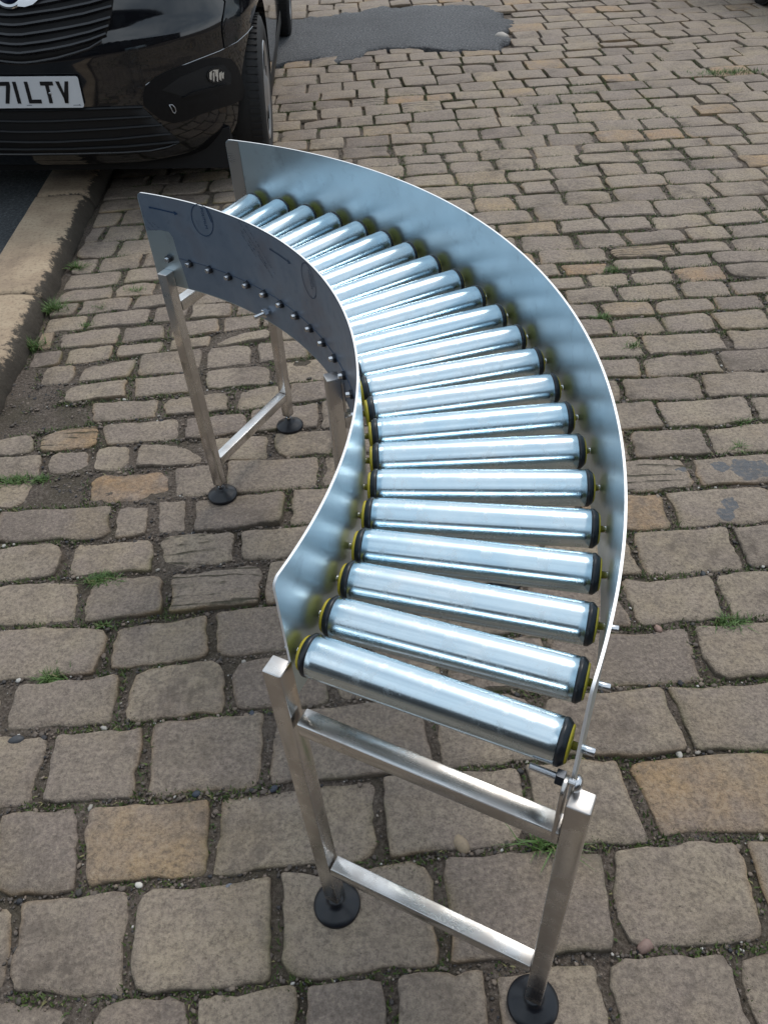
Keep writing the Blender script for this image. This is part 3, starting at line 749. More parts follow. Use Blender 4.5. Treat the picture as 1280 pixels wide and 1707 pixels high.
# side guards
def guard(r, name, thick, lab, endcut):
    n_ = 120; mb = MB(); T = 0.003
    zc = 0.012                          # corner radius
    cols = []
    for i in range(n_+1):
        t_ = i/n_; th = TN+(TF-TN)*t_; s_ = min(t_, 1-t_)*(TF-TN)*r
        drop = zc-math.sqrt(max(0, zc*zc-(zc-s_)**2)) if s_ < zc else 0
        cols.append((th, ZT-drop, ZB+0.0))
    # extra columns near both corners
    ex = []
    for q in (0.0015, 0.004, 0.008):
        for th in (TN+q/r, TF-q/r):
            s_ = q; ex.append((th, ZT-(zc-math.sqrt(zc*zc-(zc-s_)**2)), ZB))
    cols = sorted(cols+ex)
    zl = 6; m_ = len(cols)
    vi = []
    for rr in (r-T/2, r+T/2):
        for (th, zt, zb) in cols:
            for j in range(zl+1): vi.append(pol(rr, th, zb+(zt-zb)*j/zl))
    A = lambda s_, i, j: s_*m_*(zl+1)+i*(zl+1)+j
    fs = []; fe = []
    for i in range(m_-1):
        for j in range(zl):
            fs.append((A(0, i, j), A(0, i, j+1), A(0, i+1, j+1), A(0, i+1, j)))
            fs.append((A(1, i, j), A(1, i+1, j), A(1, i+1, j+1), A(1, i, j+1)))
        fe.append((A(0, i, zl), A(1, i, zl), A(1, i+1, zl), A(0, i+1, zl)))
        fe.append((A(0, i, 0), A(0, i+1, 0), A(1, i+1, 0), A(1, i, 0)))
    for i in (0, m_-1):
        for j in range(zl): fe.append((A(0, i, j), A(1, i, j), A(1, i, j+1), A(0, i, j+1)))
    b = mb.add(vi, fs, True, 0)
    for f in fe: mb.f.append([b+q for q in f]); mb.sm.append(False); mb.mi.append(1)
    o = mb.build(name, [M['guard'], M['cut']], conv); recalc(o)
    try: o.data.set_sharp_from_angle(angle=R(40))
    except Exception: pass
    if lab: o['label'] = lab
    return o
g_in = guard(RI, 'side_guard', .003, 'inner curved side guard with blue-grey film on its concave face', 0)
g_out = guard(RO, 'side_guard', .003, 'outer curved side guard, bright brushed steel inside', 0)

def cyl_hit(px, py, r, far_=True):
    d = ray(px, py); o_ = Vector((0, 0, H))-C
    a = d.x**2+d.y**2; b = 2*(d.x*o_.x+d.y*o_.y); c_ = o_.x**2+o_.y**2-r*r; D = b*b-4*a*c_
    t_ = (-b+(1 if far_ else -1)*math.sqrt(max(0, D)))/(2*a); q = o_+d*t_
    return math.atan2(q.y, q.x), q.z
# protective film on the concave face of the inner guard, torn away at the far leg
RF = RI-0.0015-0.0006
cutp = [cyl_hit(*q, RI) for q in [(243,384),(268,383),(283,386),(290,396),(294,412),(298,428),(306,445),(315,478)]]
def film_lo(th):
    if th < cutp[-1][0]: return ZB+0.002
    for a, b in zip(cutp[::-1], cutp[::-1][1:]):
        if a[0] <= th <= b[0]: return a[1]+(b[1]-a[1])*(th-a[0])/max(1e-6, b[0]-a[0])
    return cutp[0][1]
mb = MB(); n_ = 300; zl = 8; vs = []
for i in range(n_+1):
    th = -0.02+(TF-0.003-(-0.02))*i/n_ if True else 0
    s_ = (TF-th)*RI; dr = 0.012-math.sqrt(max(0, 0.012**2-(0.012-s_)**2)) if s_ < .012 else 0
    lo = film_lo(th); hi = ZT-0.0015-dr
    for j in range(zl+1):
        z = lo+(hi-lo)*j/zl; vs.append(pol(RF-0.0004*max(0, noise.noise(Vector((th*20, z*30, 0)))), th, z))
mb.add(vs, [(i*(zl+1)+j, i*(zl+1)+j+1, (i+1)*(zl+1)+j+1, (i+1)*(zl+1)+j) for i in range(n_) for j in range(zl)], True)
film = mb.build('protective_film', M['film'], conv)
film['label'] = 'blue-grey protective plastic film with blue printing, torn at the far end'
# seam line of the film just above the bolts
mb = MB(); a0, z0_ = cyl_hit(300, 430, RI)
mb.tube([pol(RF-0.0006, a0+( -0.1-a0)*i/60, z0_-0.0015*i/60) for i in range(61)], 0.0007, 5)
mb.build('film_seam', M['ink2'], film)
# prints on the film
def on_film(th, z, k=0): return pol(RF-0.0009-k*0.0002, th, z)
def poly_print(name, pts2, m, k=0):
    """pts2: list of polygons in (s, z) with s metres along the sheet, anchored"""
    mb = MB()
    for P in pts2: mb.add([on_film(th, z, k) for th, z in P], [tuple(range(len(P)))])
    return mb.build(name, m, film)
def stroke(a, b, w_):
    """thin quad strip between two (theta, z) points, split so it hugs the curve"""
    out_ = []; L_ = math.hypot((b[0]-a[0])*RI, b[1]-a[1]); nx_ = -(b[1]-a[1])/L_; nz_ = (b[0]-a[0])*RI/L_
    m_ = max(1, int(L_/0.012))
    for i in range(m_):
        p = [a[q]+(b[q]-a[q])*i/m_ for q in (0, 1)]; r_ = [a[q]+(b[q]-a[q])*(i+1)/m_ for q in (0, 1)]
        out_.append([(p[0]+nx_*w_/RI, p[1]+nz_*w_), (p[0]-nx_*w_/RI, p[1]-nz_*w_), (r_[0]-nx_*w_/RI, r_[1]-nz_*w_), (r_[0]+nx_*w_/RI, r_[1]+nz_*w_)])
    return out_
def arrow(pa, pb, m):
    a, b = cyl_hit(*pa, RI), cyl_hit(*pb, RI)
    L_ = math.hypot((b[0]-a[0])*RI, b[1]-a[1]); ux, uz = (b[0]-a[0])*RI/L_, (b[1]-a[1])/L_
    P = stroke(a, (b[0]-ux*.007/RI, b[1]-uz*.007), 0.0013)
    P.append([b, (b[0]+(-ux*.011-uz*.0045)/RI, b[1]-uz*.011+ux*.0045), (b[0]+(-ux*.011+uz*.0045)/RI, b[1]-uz*.011-ux*.0045)])
    s_ = 0.003; P.append([(a[0]-s_/RI, a[1]-.0018), (a[0]+s_/RI, a[1]-.0018), (a[0]+s_/RI, a[1]+.0018), (a[0]-s_/RI, a[1]+.0018)])
    poly_print('printed_arrow', P, m)
arrow((252,345), (299,356), M['ink']); arrow((453,415), (487,439), M['ink2'])
def oval(pts, m):
    Q = [cyl_hit(*q, RI) for q in pts]; n_ = len(Q); P = []
    for i in range(n_): P += stroke(Q[i], Q[(i+1) % n_], 0.0008)
    poly_print('printed_oval', P, m)
    return Q
def ellipse_px(cx, cy, ax, ay, rot, n_=28):
    return [(cx+ax*math.cos(t_)*math.cos(rot)-ay*math.sin(t_)*math.sin(rot), cy+ax*math.cos(t_)*math.sin(rot)+ay*math.sin(t_)*math.cos(rot)) for t_ in [2*math.pi*i/n_ for i in range(n_)]]
oval(ellipse_px(339, 366, 16, 28, R(-22)), M['ink']); oval(ellipse_px(517, 467, 9, 31, R(-16)), M['ink2'])
poly_print('printed_swoosh', stroke(cyl_hit(344, 343, RI), cyl_hit(355, 370, RI), 0.0012), M['ink'], 1)
poly_print('printed_swoosh', stroke(cyl_hit(520, 455, RI), cyl_hit(526, 478, RI), 0.0012), M['ink2'], 1)
def text_mesh(body, size, fn, name, m, parent):
    cu = bpy.data.curves.new(name, 'FONT'); cu.body = body; cu.size = size; cu.resolution_u = 2
    tmp = bpy.data.objects.new(name, cu); COL.objects.link(tmp)
    dg = bpy.context.evaluated_depsgraph_get(); me = bpy.data.meshes.new_from_object(tmp.evaluated_get(dg))
    COL.objects.unlink(tmp); bpy.data.objects.remove(tmp)
    for v in me.vertices: v.co = fn(v.co.x, v.co.y)
    me.name = name; me.materials.clear(); me.materials.append(m)
    o = bpy.data.objects.new(name, me); COL.objects.link(o); o.parent = parent
    return o
def film_text(body, pa, pb, size, m, name='printed_text'):
    """text that runs from pixel pa to pixel pb along the film"""
    a, b = cyl_hit(*pa, RI), cyl_hit(*pb, RI)
    L_ = math.hypot((b[0]-a[0])*RI, b[1]-a[1]); ux, uz = (b[0]-a[0])*RI/L_, (b[1]-a[1])/L_
    wid = 0.62*size*len(body); s_ = L_/wid
    def fn(x, y):
        x *= s_
        return on_film(a[0]+(ux*x+uz*y)/RI, a[1]+uz*x-ux*y)
    return text_mesh(body, size, fn, name, m, film)
film_text('POLIFILM', (335, 345), (347, 388), 0.011, M['ink'])
film_text('POLIFILM', (515, 448), (523, 488), 0.010, M['ink2'])
def scribble(pa, pb, n_, w_, m):
    """rows of print too small to read"""
    a, b = cyl_hit(*pa, RI), cyl_hit(*pb, RI); P = []
    for i in range(n_):
        t_ = (i+0.15)/n_; t2 = (i+rnd.uniform(.45, .85))/n_
        if rnd.random() < 0.14: continue
        q = (a[0]+(b[0]-a[0])*t_, a[1]+(b[1]-a[1])*t_); q2 = (a[0]+(b[0]-a[0])*t2, a[1]+(b[1]-a[1])*t2+rnd.uniform(-1, 1)*.0012)
        P += stroke(q, q2, w_*rnd.uniform(.5, 1.1))
    poly_print('printed_small_text', P, m)
for a, b, n_ in [((398,365),(446,440),30),((403,382),(457,462),34),((404,388),(430,428),17),((410,372),(462,458),30)]:
    scribble(a, b, n_, 0.0010, M['ink2'])
for a, b, n_ in [((240,358),(263,384),14),((244,374),(254,383),5),((256,370),(268,380),7)]: scribble(a, b, n_, 0.0009, M['ink'])
# pale unpolished strip on the outer guard's far end
mb = MB(); vs = []
for i in range(7):
    th = TF-0.0008-0.031*i/6; s_ = (TF-th)*RO; dr = 0.012-math.sqrt(max(0, 0.012**2-(0.012-s_)**2)) if s_ < .012 else 0
    for z in (ZB+.002, ZT-.002-dr): vs.append(pol(RO-0.0021, th, z))
mb.add(vs, [(2*i, 2*i+1, 2*i+3, 2*i+2) for i in range(6)], True)
mb.build('bare_strip', M['bare'], conv)
# bare metal showing where the film is peeled, a hair proud of the guard
# rollers
ROLL_R = 0.0252
mid = (RI+RO)/2; half = 0.1495
def Xm(x0=0): return Matrix.Translation((x0, 0, 0)) @ Matrix.Rotation(math.pi/2, 4, 'Y')
def make_roller():
    mb = MB(); hl = half-0.0085
    mb.lathe([(ROLL_R-.004, -hl), (ROLL_R-.0012, -hl), (ROLL_R, -hl+.0016), (ROLL_R, -hl+.01)]+[(ROLL_R, -hl+.01+(2*hl-.02)*i/8) for i in range(1, 9)]+[(ROLL_R, hl-.0016), (ROLL_R-.0012, hl), (ROLL_R-.004, hl)], 64, Xm())
    o = mb.build('roller', M['zinc'], conv)
    for s_ in (-1, 1):
        mb = MB(); a, b = hl-.0005, half
        P = [(ROLL_R-.006, a), (ROLL_R+.0003, a), (ROLL_R+.0005, a+.004), (ROLL_R-.0028, b-.0012), (ROLL_R-.0038, b), (0.019, b), (0.019, b-.002)]
        mb.lathe([(r_, h*s_) for r_, h in P], 48, Xm(), cap=False)
        q = mb.build('end_cap', M['black'], o); recalc(q)
        mb = MB(); g_ = .0026 if s_ < 0 else .0008; P = [(0.0206, b-.003), (0.0206, b+g_), (0.0194, b+g_+.0013), (0.010, b+g_+.002), (0.0075, b+g_+.0024), (0.0055, b+g_+.0024)]
        mb.lathe([(r_, h*s_) for r_, h in P], 40, Xm())
        q = mb.build('bearing_hub', M['yellow'], o); recalc(q)
        mb = MB(); e = (RO-RI)/2
        mb.lathe([(0.0046, (b+.003)*s_), (0.0046, (e+.0135)*s_), (0.004, (e+.0142)*s_)], 12, Xm())
        if s_ < 0: mb.lathe([(0.0086, (e+.0019)*s_), (0.0086, (e+.0072)*s_), (0.0066, (e+.0082)*s_)], 6 if s_ < 0 else 20, Xm(), mat=1, smooth=False)
        q = mb.build('axle_bolt', [M['bolt'], M['darkbolt']], o); recalc(q)
    return o
proto = make_roller(); kids = list(proto.children)
for k in range(22):
    if k == 0: o = proto; ks = kids
    else:
        o = proto.copy(); COL.objects.link(o); o.parent = conv
        for c_ in kids:
            d = c_.copy(); COL.objects.link(d); d.parent = o
    th = TH0+k*DTH
    o.location = pol(mid, th, ZR); o.rotation_euler = (rnd.uniform(0, 6.28), 0, 0)
    o.rotation_euler = (Matrix.Rotation(th, 3, 'Z') @ Matrix.Rotation(0, 3, 'X')).to_euler()

# legs: square stainless tubes, each on a levelling foot
SEC = 0.025
def square_bar(a, b, side_dir, sec=SEC, name='leg', parent=conv, bev=0.0022):
    a, b = Vector(a), Vector(b); d = (b-a); L_ = d.length; d.normalize()
    s_ = (Vector(side_dir)-d*Vector(side_dir).dot(d)).normalized(); t_ = d.cross(s_)
    Mx = Matrix(((s_.x, t_.x, d.x, a.x), (s_.y, t_.y, d.y, a.y), (s_.z, t_.z, d.z, a.z), (0, 0, 0, 1)))
    mb = MB(); m_ = 6; h = sec/2
    mb.box((0, 0, L_/2), (sec, sec, L_))
    o = mb.build(name, M['tube'], parent, bevel=bev, seg=3)
    o.matrix_local = Mx; MATS[o.name] = Mx
    return o
MATS = {}
def leg(th, rb, rt2, zt):
    rd = pol(1, th, 0)
    b = pol(rb, th, 0.047); t_ = pol(rt2, th, zt)
    o = square_bar(b, t_, rd)
    inv = MATS[o.name].inverted()
    base = pol(rb, th, 0)
    mb = MB()
    mb.lathe([(0.0380, 0.001), (0.0392, 0.003), (0.0392, 0.0085), (0.0375, 0.0112), (0.031, 0.0150), (0.020, 0.0215), (0.0125, 0.0265), (0.0115, 0.031), (0.006, 0.0315)], 56, inv @ Matrix.Translation(base))
    f_ = mb.build('foot', M['foot'], o); recalc(f_)
    mb = MB()
    mb.lathe([(0.0045, 0.029), (0.0078, 0.0325), (0.0078, 0.0385), (0.005, 0.041), (0.0048, 0.052)], 6, inv @ Matrix.Translation(base), smooth=False)
    s_ = mb.build('levelling_bolt', M['chrome'], o); recalc(s_)
    mb = MB(); mb.box((0, 0, -0.0012), (SEC-.003, SEC-.003, 0.0028))
    mb.build('end_plug', M['black'], o)
    return o
THn, THf, THm = -0.5055, 1.0425, R(15.9)
HI, HO = RI-0.0140, RO+0.0140
leg(THn, RI-0.003, RI-.0105, 0.670); leg(THn, RO+0.0145, HO, 0.645)
leg(THf, 0.793, HI, 0.642); leg(THf, RO+0.0, HO-0.001, 0.642)
leg(THm, 0.786, 0.785, 0.656); leg(THm, HO, HO, 0.645)
def crossbar(th, z, ra=None, rb=None):
    o = square_bar(pol(ra or HI+SEC/2, th, z-SEC/2), pol(rb or HO-SEC/2, th, z-SEC/2), (0, 0, 1), name='cross_bar')
    return o
crossbar(THn, 0.583, RI-.003+.0125, RO+.014-.0125); crossbar(THn, 0.182, RI-.003+.0125, RO+.014-.0125)
crossbar(THf, 0.570, RI-.012+.0125, RO-.0125); crossbar(THf, 0.127, RI-.010+.0125, RO-.0115)
crossbar(THm, 0.575, .785+.0125, RO+.014-.0125); crossbar(THm, 0.150, .786+.0125, RO+.014-.0125)
# lug plates and clamp bolts that hold the guards to the legs
def lug(th, r, z0, z1, w_=0.026):
    mb = MB(); n_ = 10; P = [(-w_/2, z0), (w_/2, z0)]+[(w_/2*math.cos(math.pi*i/n_), z1-w_/2+w_/2*math.sin(math.pi*i/n_)) for i in range(n_+1)]
    m_ = len(P); rd = pol(1, th, 0); td = Vector((-rd.y, rd.x, 0)); vs = []
    for q in (-.002, .002):
        for s_, z in P: vs.append(rd*(r+q)+td*s_+Vector((0, 0, z)))
    mb.add(vs, [tuple(range(m_))[::-1], tuple(range(m_, 2*m_))]+[(i, (i+1) % m_, m_+(i+1) % m_, m_+i) for i in range(m_)])
    o = mb.build('lug_plate', M['tube'], conv, bevel=0.0006, seg=1); return o
def clamp(th, r, z, side, length=0.03, parent=conv, black_nut=True):
    """dome head on one face, nut and threaded end on the other; side=+1 dome outward"""
    rd = pol(1, th, 0)*side; Q = Matrix.Translation(pol(r, th, z)) @ Vector((0, 0, 1)).rotation_difference(rd).to_matrix().to_4x4()
    mb = MB()
    mb.lathe([(0.0095, .0055), (0.0092, .0075), (0.0075, .0105), (0.004, .0122), (.001, .0126)], 20, Q)
    head = mb.build('clamp_bolt', M['bolt'], parent)
    mb = MB()
    mb.lathe([(0.0088, -.0055), (0.0088, -.0135), (0.0078, -.0142)], 6, Q, smooth=False)
    nut = mb.build('nut', M['darkbolt'] if black_nut else M['bolt'], head)
    mb = MB(); P = [(0.0036, 0.006)]
    z_ = -.006
    while z_ > -length:
        P += [(0.0041, z_), (0.0034, z_-.0007)]; z_ -= .0014
    mb.lathe(P, 12, Q, smooth=False)
    th_ = mb.build('thread', M['bolt'], head)
    for q in (head, nut, th_): recalc(q)
lug(THn, RO-.0042, 0.565, 0.668); clamp(THn+.008, RO-.001, 0.655, 1, .042)
lug(THm, RI-.0045, 0.585, 0.655); clamp(THm-.0, RI-.001, 0.640, 1, .030)
tb, zb_ = cyl_hit(449, 519, RI); clamp(tb, RI-.0005, zb_, 1, .034, black_nut=False)
lug(THf, RI-.0042, 0.585, 0.640)

# ------------------------------------------------------------------ vehicles
class Van:
    """boxy passenger van; local frame: x across, y backwards from the nose, z up, origin under the nose centre"""
    HW = 0.905
    Z = [(.125,.24),(.17,.13),(.20,.085),(.25,.045),(.30,.02),(.36,.008),(.42,0),(.50,0),(.57,.004),(.62,.010),(.68,.022),(.74,.036),(.80,.055),(.86,.08),(.92,.115),(.98,.17),(1.03,.27),(1.07,.42),(1.10,.60),(1.13,.80),(1.16,.95),(1.30,1.10),(1.45,1.28),(1.60,1.48),(1.70,1.62),(1.78,1.78),(1.82,1.98),(1.84,2.25)]
    def sb(s, z):
        q = s.Z
        if z <= q[0][0]: return q[0][1]
        for a, b in zip(q, q[1:]):
            if z <= b[0]: return a[1]+(b[1]-a[1])*(z-a[0])/(b[0]-a[0])
        return q[-1][1]
    def hw(s, z):
        if z < 0.3: return s.HW-.035*(0.3-z)/.13
        if z < 1.1: return s.HW
        return s.HW-0.17*((z-1.1)/.74)**1.3
    def yf(s, x, z):
        u = min(0.9999, abs(x)/s.hw(z)); n_ = 2.9
        D = 0.85
        y = s.sb(z)+D*(1-(1-u**n_)**(1/n_))
        # waistline crease running across wing and bumper
        y -= 0.014*math.exp(-((z-(0.60+0.10*u))/0.035)**2)*(0.4+u)
        return y
van = Van()
def rounded_back(x, hw_, L_):
    u = min(1, abs(x)/hw_); return L_-0.18*(1-(1-u**5)**(1/5))
def build_van(name, loc, tilt, yaw, paint):
    root = empty(name, loc); root.rotation_euler = (0, tilt, yaw)
    zs = [.125, .147]+[.17+i*.03 for i in range(32)]+[1.13+.035*i for i in range(1, 20)]+[1.815, 1.83, 1.84]
    half_n = 44; L_ = 4.4; vs = []
    us = [math.sin(math.pi/2*i/half_n) for i in range(half_n+1)]        # dense at the corners
    ring_n = None
    for z in zs:
        hw_ = van.hw(z); ring = []
        if z > 1.8: hw_ *= 1-(z-1.8)*3
        fr = [(-u*hw_) for u in us[::-1]]+[u*hw_ for u in us[1:]]
        for x in fr: ring.append((x, van.yf(x*van.hw(z)/hw_*0.9999, z)))
        ym = [1.1+i*0.12 for i in range(25)]
        for y in ym: ring.append((hw_, max(y, van.sb(z)+.9)))
        for x in fr[::-1]: ring.append((x, rounded_back(x, hw_, L_)-max(0, (z-1.1))*0.06))
        for y in ym[::-1]: ring.append((-hw_, max(y, van.sb(z)+.9)))
        ring_n = len(ring); vs += [(x, y, z) for x, y in ring]
    mb = MB(); nz_ = len(zs)
    fs = [(j*ring_n+i, j*ring_n+(i+1) % ring_n, (j+1)*ring_n+(i+1) % ring_n, (j+1)*ring_n+i) for j in range(nz_-1) for i in range(ring_n)]
    fs += [tuple(range(ring_n))[::-1], tuple((nz_-1)*ring_n+i for i in range(ring_n))]
    mb.add(vs, fs, True)
    body = mb.build('body', paint, root); recalc(body)
    # wheel arches
    for (wy) in (0.67, 3.33):
        cb = MB(); cb.lathe([(0.385, -1.2), (0.385, 1.2)], 40, Matrix.Translation((0, wy, 0.315)) @ Matrix.Rotation(math.pi/2, 4, 'Y'))
        cut_o = cb.build('cut', M['void']); cut_o.parent = root
        dg = bpy.context.evaluated_depsgraph_get()
        md = body.modifiers.new('b', 'BOOLEAN'); md.operation = 'DIFFERENCE'; md.object = cut_o; md.solver = 'EXACT'
        bpy.context.view_layer.update(); dg = bpy.context.evaluated_depsgraph_get()
        me = bpy.data.meshes.new_from_object(body.evaluated_get(dg)); body.modifiers.clear(); body.data = me
        bpy.data.objects.remove(cut_o)
    for p in body.data.polygons: p.use_smooth = True
    try: body.data.set_sharp_from_angle(angle=R(35))
    except Exception: pass
    # undertray between the arches, lowered and extended forward to block light under the nose
    mb = MB(); mb.box((0, 2.15, 0.395), (1.34, 3.6, 0.55)); mb.box((0, .27, .2), (1.5, .10, .17)); mb.build('undertray', M['void'], root)
    # windows
    def win(P, nm):
        mb = MB(); mb.add(P, [tuple(range(len(P)))]); return mb.build(nm, M['glass'], root)
    for s_ in (-1, 1):
        for (ya, yb) in ((1.55, 2.35), (2.42, 3.2), (3.27, 4.1)):
            P = []
            for y, z in ((ya, 1.16), (yb, 1.16), (yb, 1.62), (ya+(0.35 if ya < 1.6 else 0), 1.62)): P.append((s_*(van.hw(z)+.004), y, z))
            mb = MB(); m_ = 6; vs2 = []
            for i in range(m_+1):
                t_ = i/m_; a = Vector(P[0]).lerp(Vector(P[3]), t_); b = Vector(P[1]).lerp(Vector(P[2]), t_)
                for q in (a, b): vs2.append((s_*(van.hw(q.z)+.004), q.y, q.z))
            mb.add(vs2, [(2*i, 2*i+1, 2*i+3, 2*i+2) for i in range(m_)], True); mb.build('window', M['glass'], root)
    mb = MB(); vs2 = []; m_ = 16
    for j in range(9):
        z = 1.18+.05*j
        for i in range(m_+1):
            x = (-1+2*i/m_)*van.hw(z)*.84; vs2.append((x, van.yf(x, z)-.006, z))
    mb.add(vs2, [(j*(m_+1)+i, j*(m_+1)+i+1, (j+1)*(m_+1)+i+1, (j+1)*(m_+1)+i) for j in range(8) for i in range(m_)], True)
    mb.build('windscreen', M['glass'], root)
    # sills, mirrors, wheels
    for s_ in (-1, 1):
        mb = MB(); mb.box((s_*.872, 2.0, .21), (.05, 1.75, .09)); mb.build('sill', M['trim'], root, bevel=.012)
        mb = MB(); mb.box((s_*1.0, 1.42, 1.16), (.16, .10, .20)); mb.build('wing_mirror', M['trim'], root, bevel=.03)
        for wy in (0.67, 3.33):
            T_ = Matrix.Translation((s_*(0.80 if wy < 1 else 0.85), wy, 0.318)) @ Matrix.Rotation(s_*math.pi/2, 4, 'Y')
            mb = MB(); mb.lathe([(.20, -.10), (.27, -.105), (.306, -.095), (.318, -.07), (.3185, 0), (.318, .07), (.306, .095), (.27, .106), (.215, .10), (.205, .085)], 64, T_)
            for i in range(64):   # shoulder tread blocks
                a = 2*math.pi*i/64; Q = T_ @ Matrix.Rotation(a, 4, 'Z')
                mb.box((.317, 0, .062), (.008, .018, .05), Q); mb.box((.317, 0, -.062), (.008, .018, .05), Q)
            w_ = mb.build('wheel', M['tyre'], root); recalc(w_)
            mb = MB(); mb.lathe([(.208, .078), (.212, .098), (.206, .104), (.195, .098), (.185, .088), (.07, .098), (.055, .108), (.02, .110)], 48, T_)
            h_ = mb.build('hubcap', M['hub'], w_); recalc(h_)
            mb = MB()
            for i in range(10):
                Q = T_ @ Matrix.Rotation(2*math.pi*i/10, 4, 'Z'); mb.box((.135, 0, .093), (.085, .030, .006), Q)
            mb.build('hubcap_slot', M['void'], w_)
    return root
NOSE = Vector((-1.325, 3.53, 0))
TILT = R(3.6)
vr = build_van('parked_van', NOSE+Vector((0, 0, 0.045)), TILT, R(1.1), M['paint'])
tag(vr, 'glossy black van parked with its left wheels on the pavement, number plate ending 71 LTV', 'van')
bpy.context.view_layer.update()
VM = vr.matrix_world.copy(); VI = VM.inverted()
def on_van(px, py, off=0.0):
    """point of the nose surface seen at a photograph pixel, in van coordinates, lifted by off"""
    o_ = VI @ Vector((0, 0, H)); d = (VI @ (Vector((0, 0, H))+ray(px, py)))-o_
    lo, hi = 2.5/max(.1, d.y), 6.0/max(.1, d.y)
    t_ = lo; st = 0.01; prev = lo
    while t_ < hi:
        q = o_+d*t_
        if q.y > van.yf(max(-.9045, min(.9045, q.x)), q.z) and abs(q.x) < .905: break
        prev = t_; t_ += st
    a, b = prev, t_
    for _ in range(25):
        m_ = (a+b)/2; q = o_+d*m_
        if q.y > van.yf(max(-.9045, min(.9045, q.x)), q.z): b = m_
        else: a = m_
    q = o_+d*b
    return lift(q, off)
def lift(q, off):
    x = max(-.9, min(.9, q.x)); e = .004
    gx_ = (van.yf(x+e, q.z)-van.yf(x-e, q.z))/(2*e); gz_ = (van.yf(x, q.z+e)-van.yf(x, q.z-e))/(2*e)
    n_ = Vector((gx_, -1, gz_)).normalized()
    return q+n_*off
def patch(name, pxs, off, m, parent, rings=8, n_=72, thick=True):
    P = []
    tot = sum(math.dist(pxs[i], pxs[(i+1) % len(pxs)]) for i in range(len(pxs)))
    for i in range(len(pxs)):
        a, b = pxs[i], pxs[(i+1) % len(pxs)]; c_ = max(1, round(n_*math.dist(a, b)/tot))
        for k in range(c_): P.append((a[0]+(b[0]-a[0])*k/c_, a[1]+(b[1]-a[1])*k/c_))
    cx = sum(p[0] for p in P)/len(P); cy = sum(p[1] for p in P)/len(P); N_ = len(P); vs = []
    if thick:
        for p in P: vs.append(on_van(p[0], p[1], -0.01))
    for r_ in range(rings):
        s_ = 1-r_/rings
        for p in P: vs.append(on_van(cx+(p[0]-cx)*s_, cy+(p[1]-cy)*s_, off))
    vs.append(on_van(cx, cy, off)); R_ = rings+(1 if thick else 0)
    fs = [(r_*N_+i, r_*N_+(i+1) % N_, (r_+1)*N_+(i+1) % N_, (r_+1)*N_+i) for r_ in range(R_-1) for i in range(N_)]
    fs += [((R_-1)*N_+i, (R_-1)*N_+(i+1) % N_, R_*N_) for i in range(N_)]
    mb = MB(); mb.add(vs, fs, True); o = mb.build(name, m, parent); recalc(o)
    try: o.data.set_sharp_from_angle(angle=R(40))
    except Exception: pass
    return o
def dens(pxs, step=6):
    P = []
    for a, b in zip(pxs, pxs[1:]):
        k = max(1, int(math.dist(a, b)/step))
        P += [(a[0]+(b[0]-a[0])*i/k, a[1]+(b[1]-a[1])*i/k) for i in range(k)]
    return P+[pxs[-1]]
def mirror_x(P): return [Vector((-q.x, q.y, q.z)) for q in P]
def bar(name, pxs, off, hgt, dep, m, parent, wave=0.0, both=True):
    """moulded slat: rectangular section swept along the nose surface, carried across to the other half"""
    P = [on_van(a, b, 0) for a, b in dens(pxs)]
    P.sort(key=lambda q: q.x)
    if both:
        P = [q for q in P if q.x > 0] if P[-1].x > 0.02 else P
        zc_ = P[0].z; x0_ = P[0].x
        midp = [Vector((x0_*(-1+2*i/12), 0, zc_)) for i in range(1, 12)]
        for q in midp: q.y = van.yf(q.x, q.z)
        P = mirror_x(P)[::-1]+midp+P
    mb = MB(); vs = []
    for i, q in enumerate(P):
        wv = wave*math.sin(q.x*26)
        for (o_, z_) in ((-.004, -hgt/2), (off+dep*.45, -hgt/2), (off+dep+wv, -hgt*.05), (off+dep*.6+wv, hgt/2), (-.004, hgt/2)):
            w_ = lift(q, o_); vs.append((w_.x, w_.y, w_.z+z_))
    k = 5; fs = [(i*k+j, i*k+(j+1) % k, (i+1)*k+(j+1) % k, (i+1)*k+j) for i in range(len(P)-1) for j in range(k)]
    fs += [tuple(range(k)), tuple((len(P)-1)*k+j for j in range(k))]
    mb.add(vs, fs, True); o = mb.build(name, m, parent); recalc(o)
    try: o.data.set_sharp_from_angle(angle=R(25))
    except Exception: pass
    return o
def edge_q(px, py): return on_van(px, py)
# upper grille: dark opening shaped by slat lines, mirrored over the nose centre
def sym_patch(name, pxs, off, m, parent):
    """panel whose right-hand outline is read from pixels, completed by symmetry"""
    Q = [on_van(a, b) for a, b in dens(pxs, 10)]
    Q = [q for q in Q if q.x > 0.0]
    full = Q+[Vector((-q.x, q.y, q.z)) for q in Q[::-1]]
    cz = sum(q.z for q in full)/len(full); N_ = len(full); vs = []; rings = 8
    for r_ in range(-1, rings):
        s_ = 1-max(0, r_)/rings; of = -0.01 if r_ < 0 else off
        for q in full:
            x = q.x*s_; z = cz+(q.z-cz)*s_; vs.append(lift(Vector((x, van.yf(x, z), z)), of))
    vs.append(lift(Vector((0, van.yf(0, cz), cz)), off)); R_ = rings+1
    fs = [(r_*N_+i, r_*N_+(i+1) % N_, (r_+1)*N_+(i+1) % N_, (r_+1)*N_+i) for r_ in range(R_-1) for i in range(N_)]
    fs += [((R_-1)*N_+i, (R_-1)*N_+(i+1) % N_, R_*N_) for i in range(N_)]
    mb = MB(); mb.add(vs, fs, True); o = mb.build(name, m, parent); recalc(o); return o
sym_patch('upper_grille', [(0,104),(30,104),(60,101),(95,95),(125,87),(150,79),(168,68),(179,55),(186,30),(190,0),(192,-40),(150,-62),(60,-66),(0,-66)], .003, M['void'], vr)
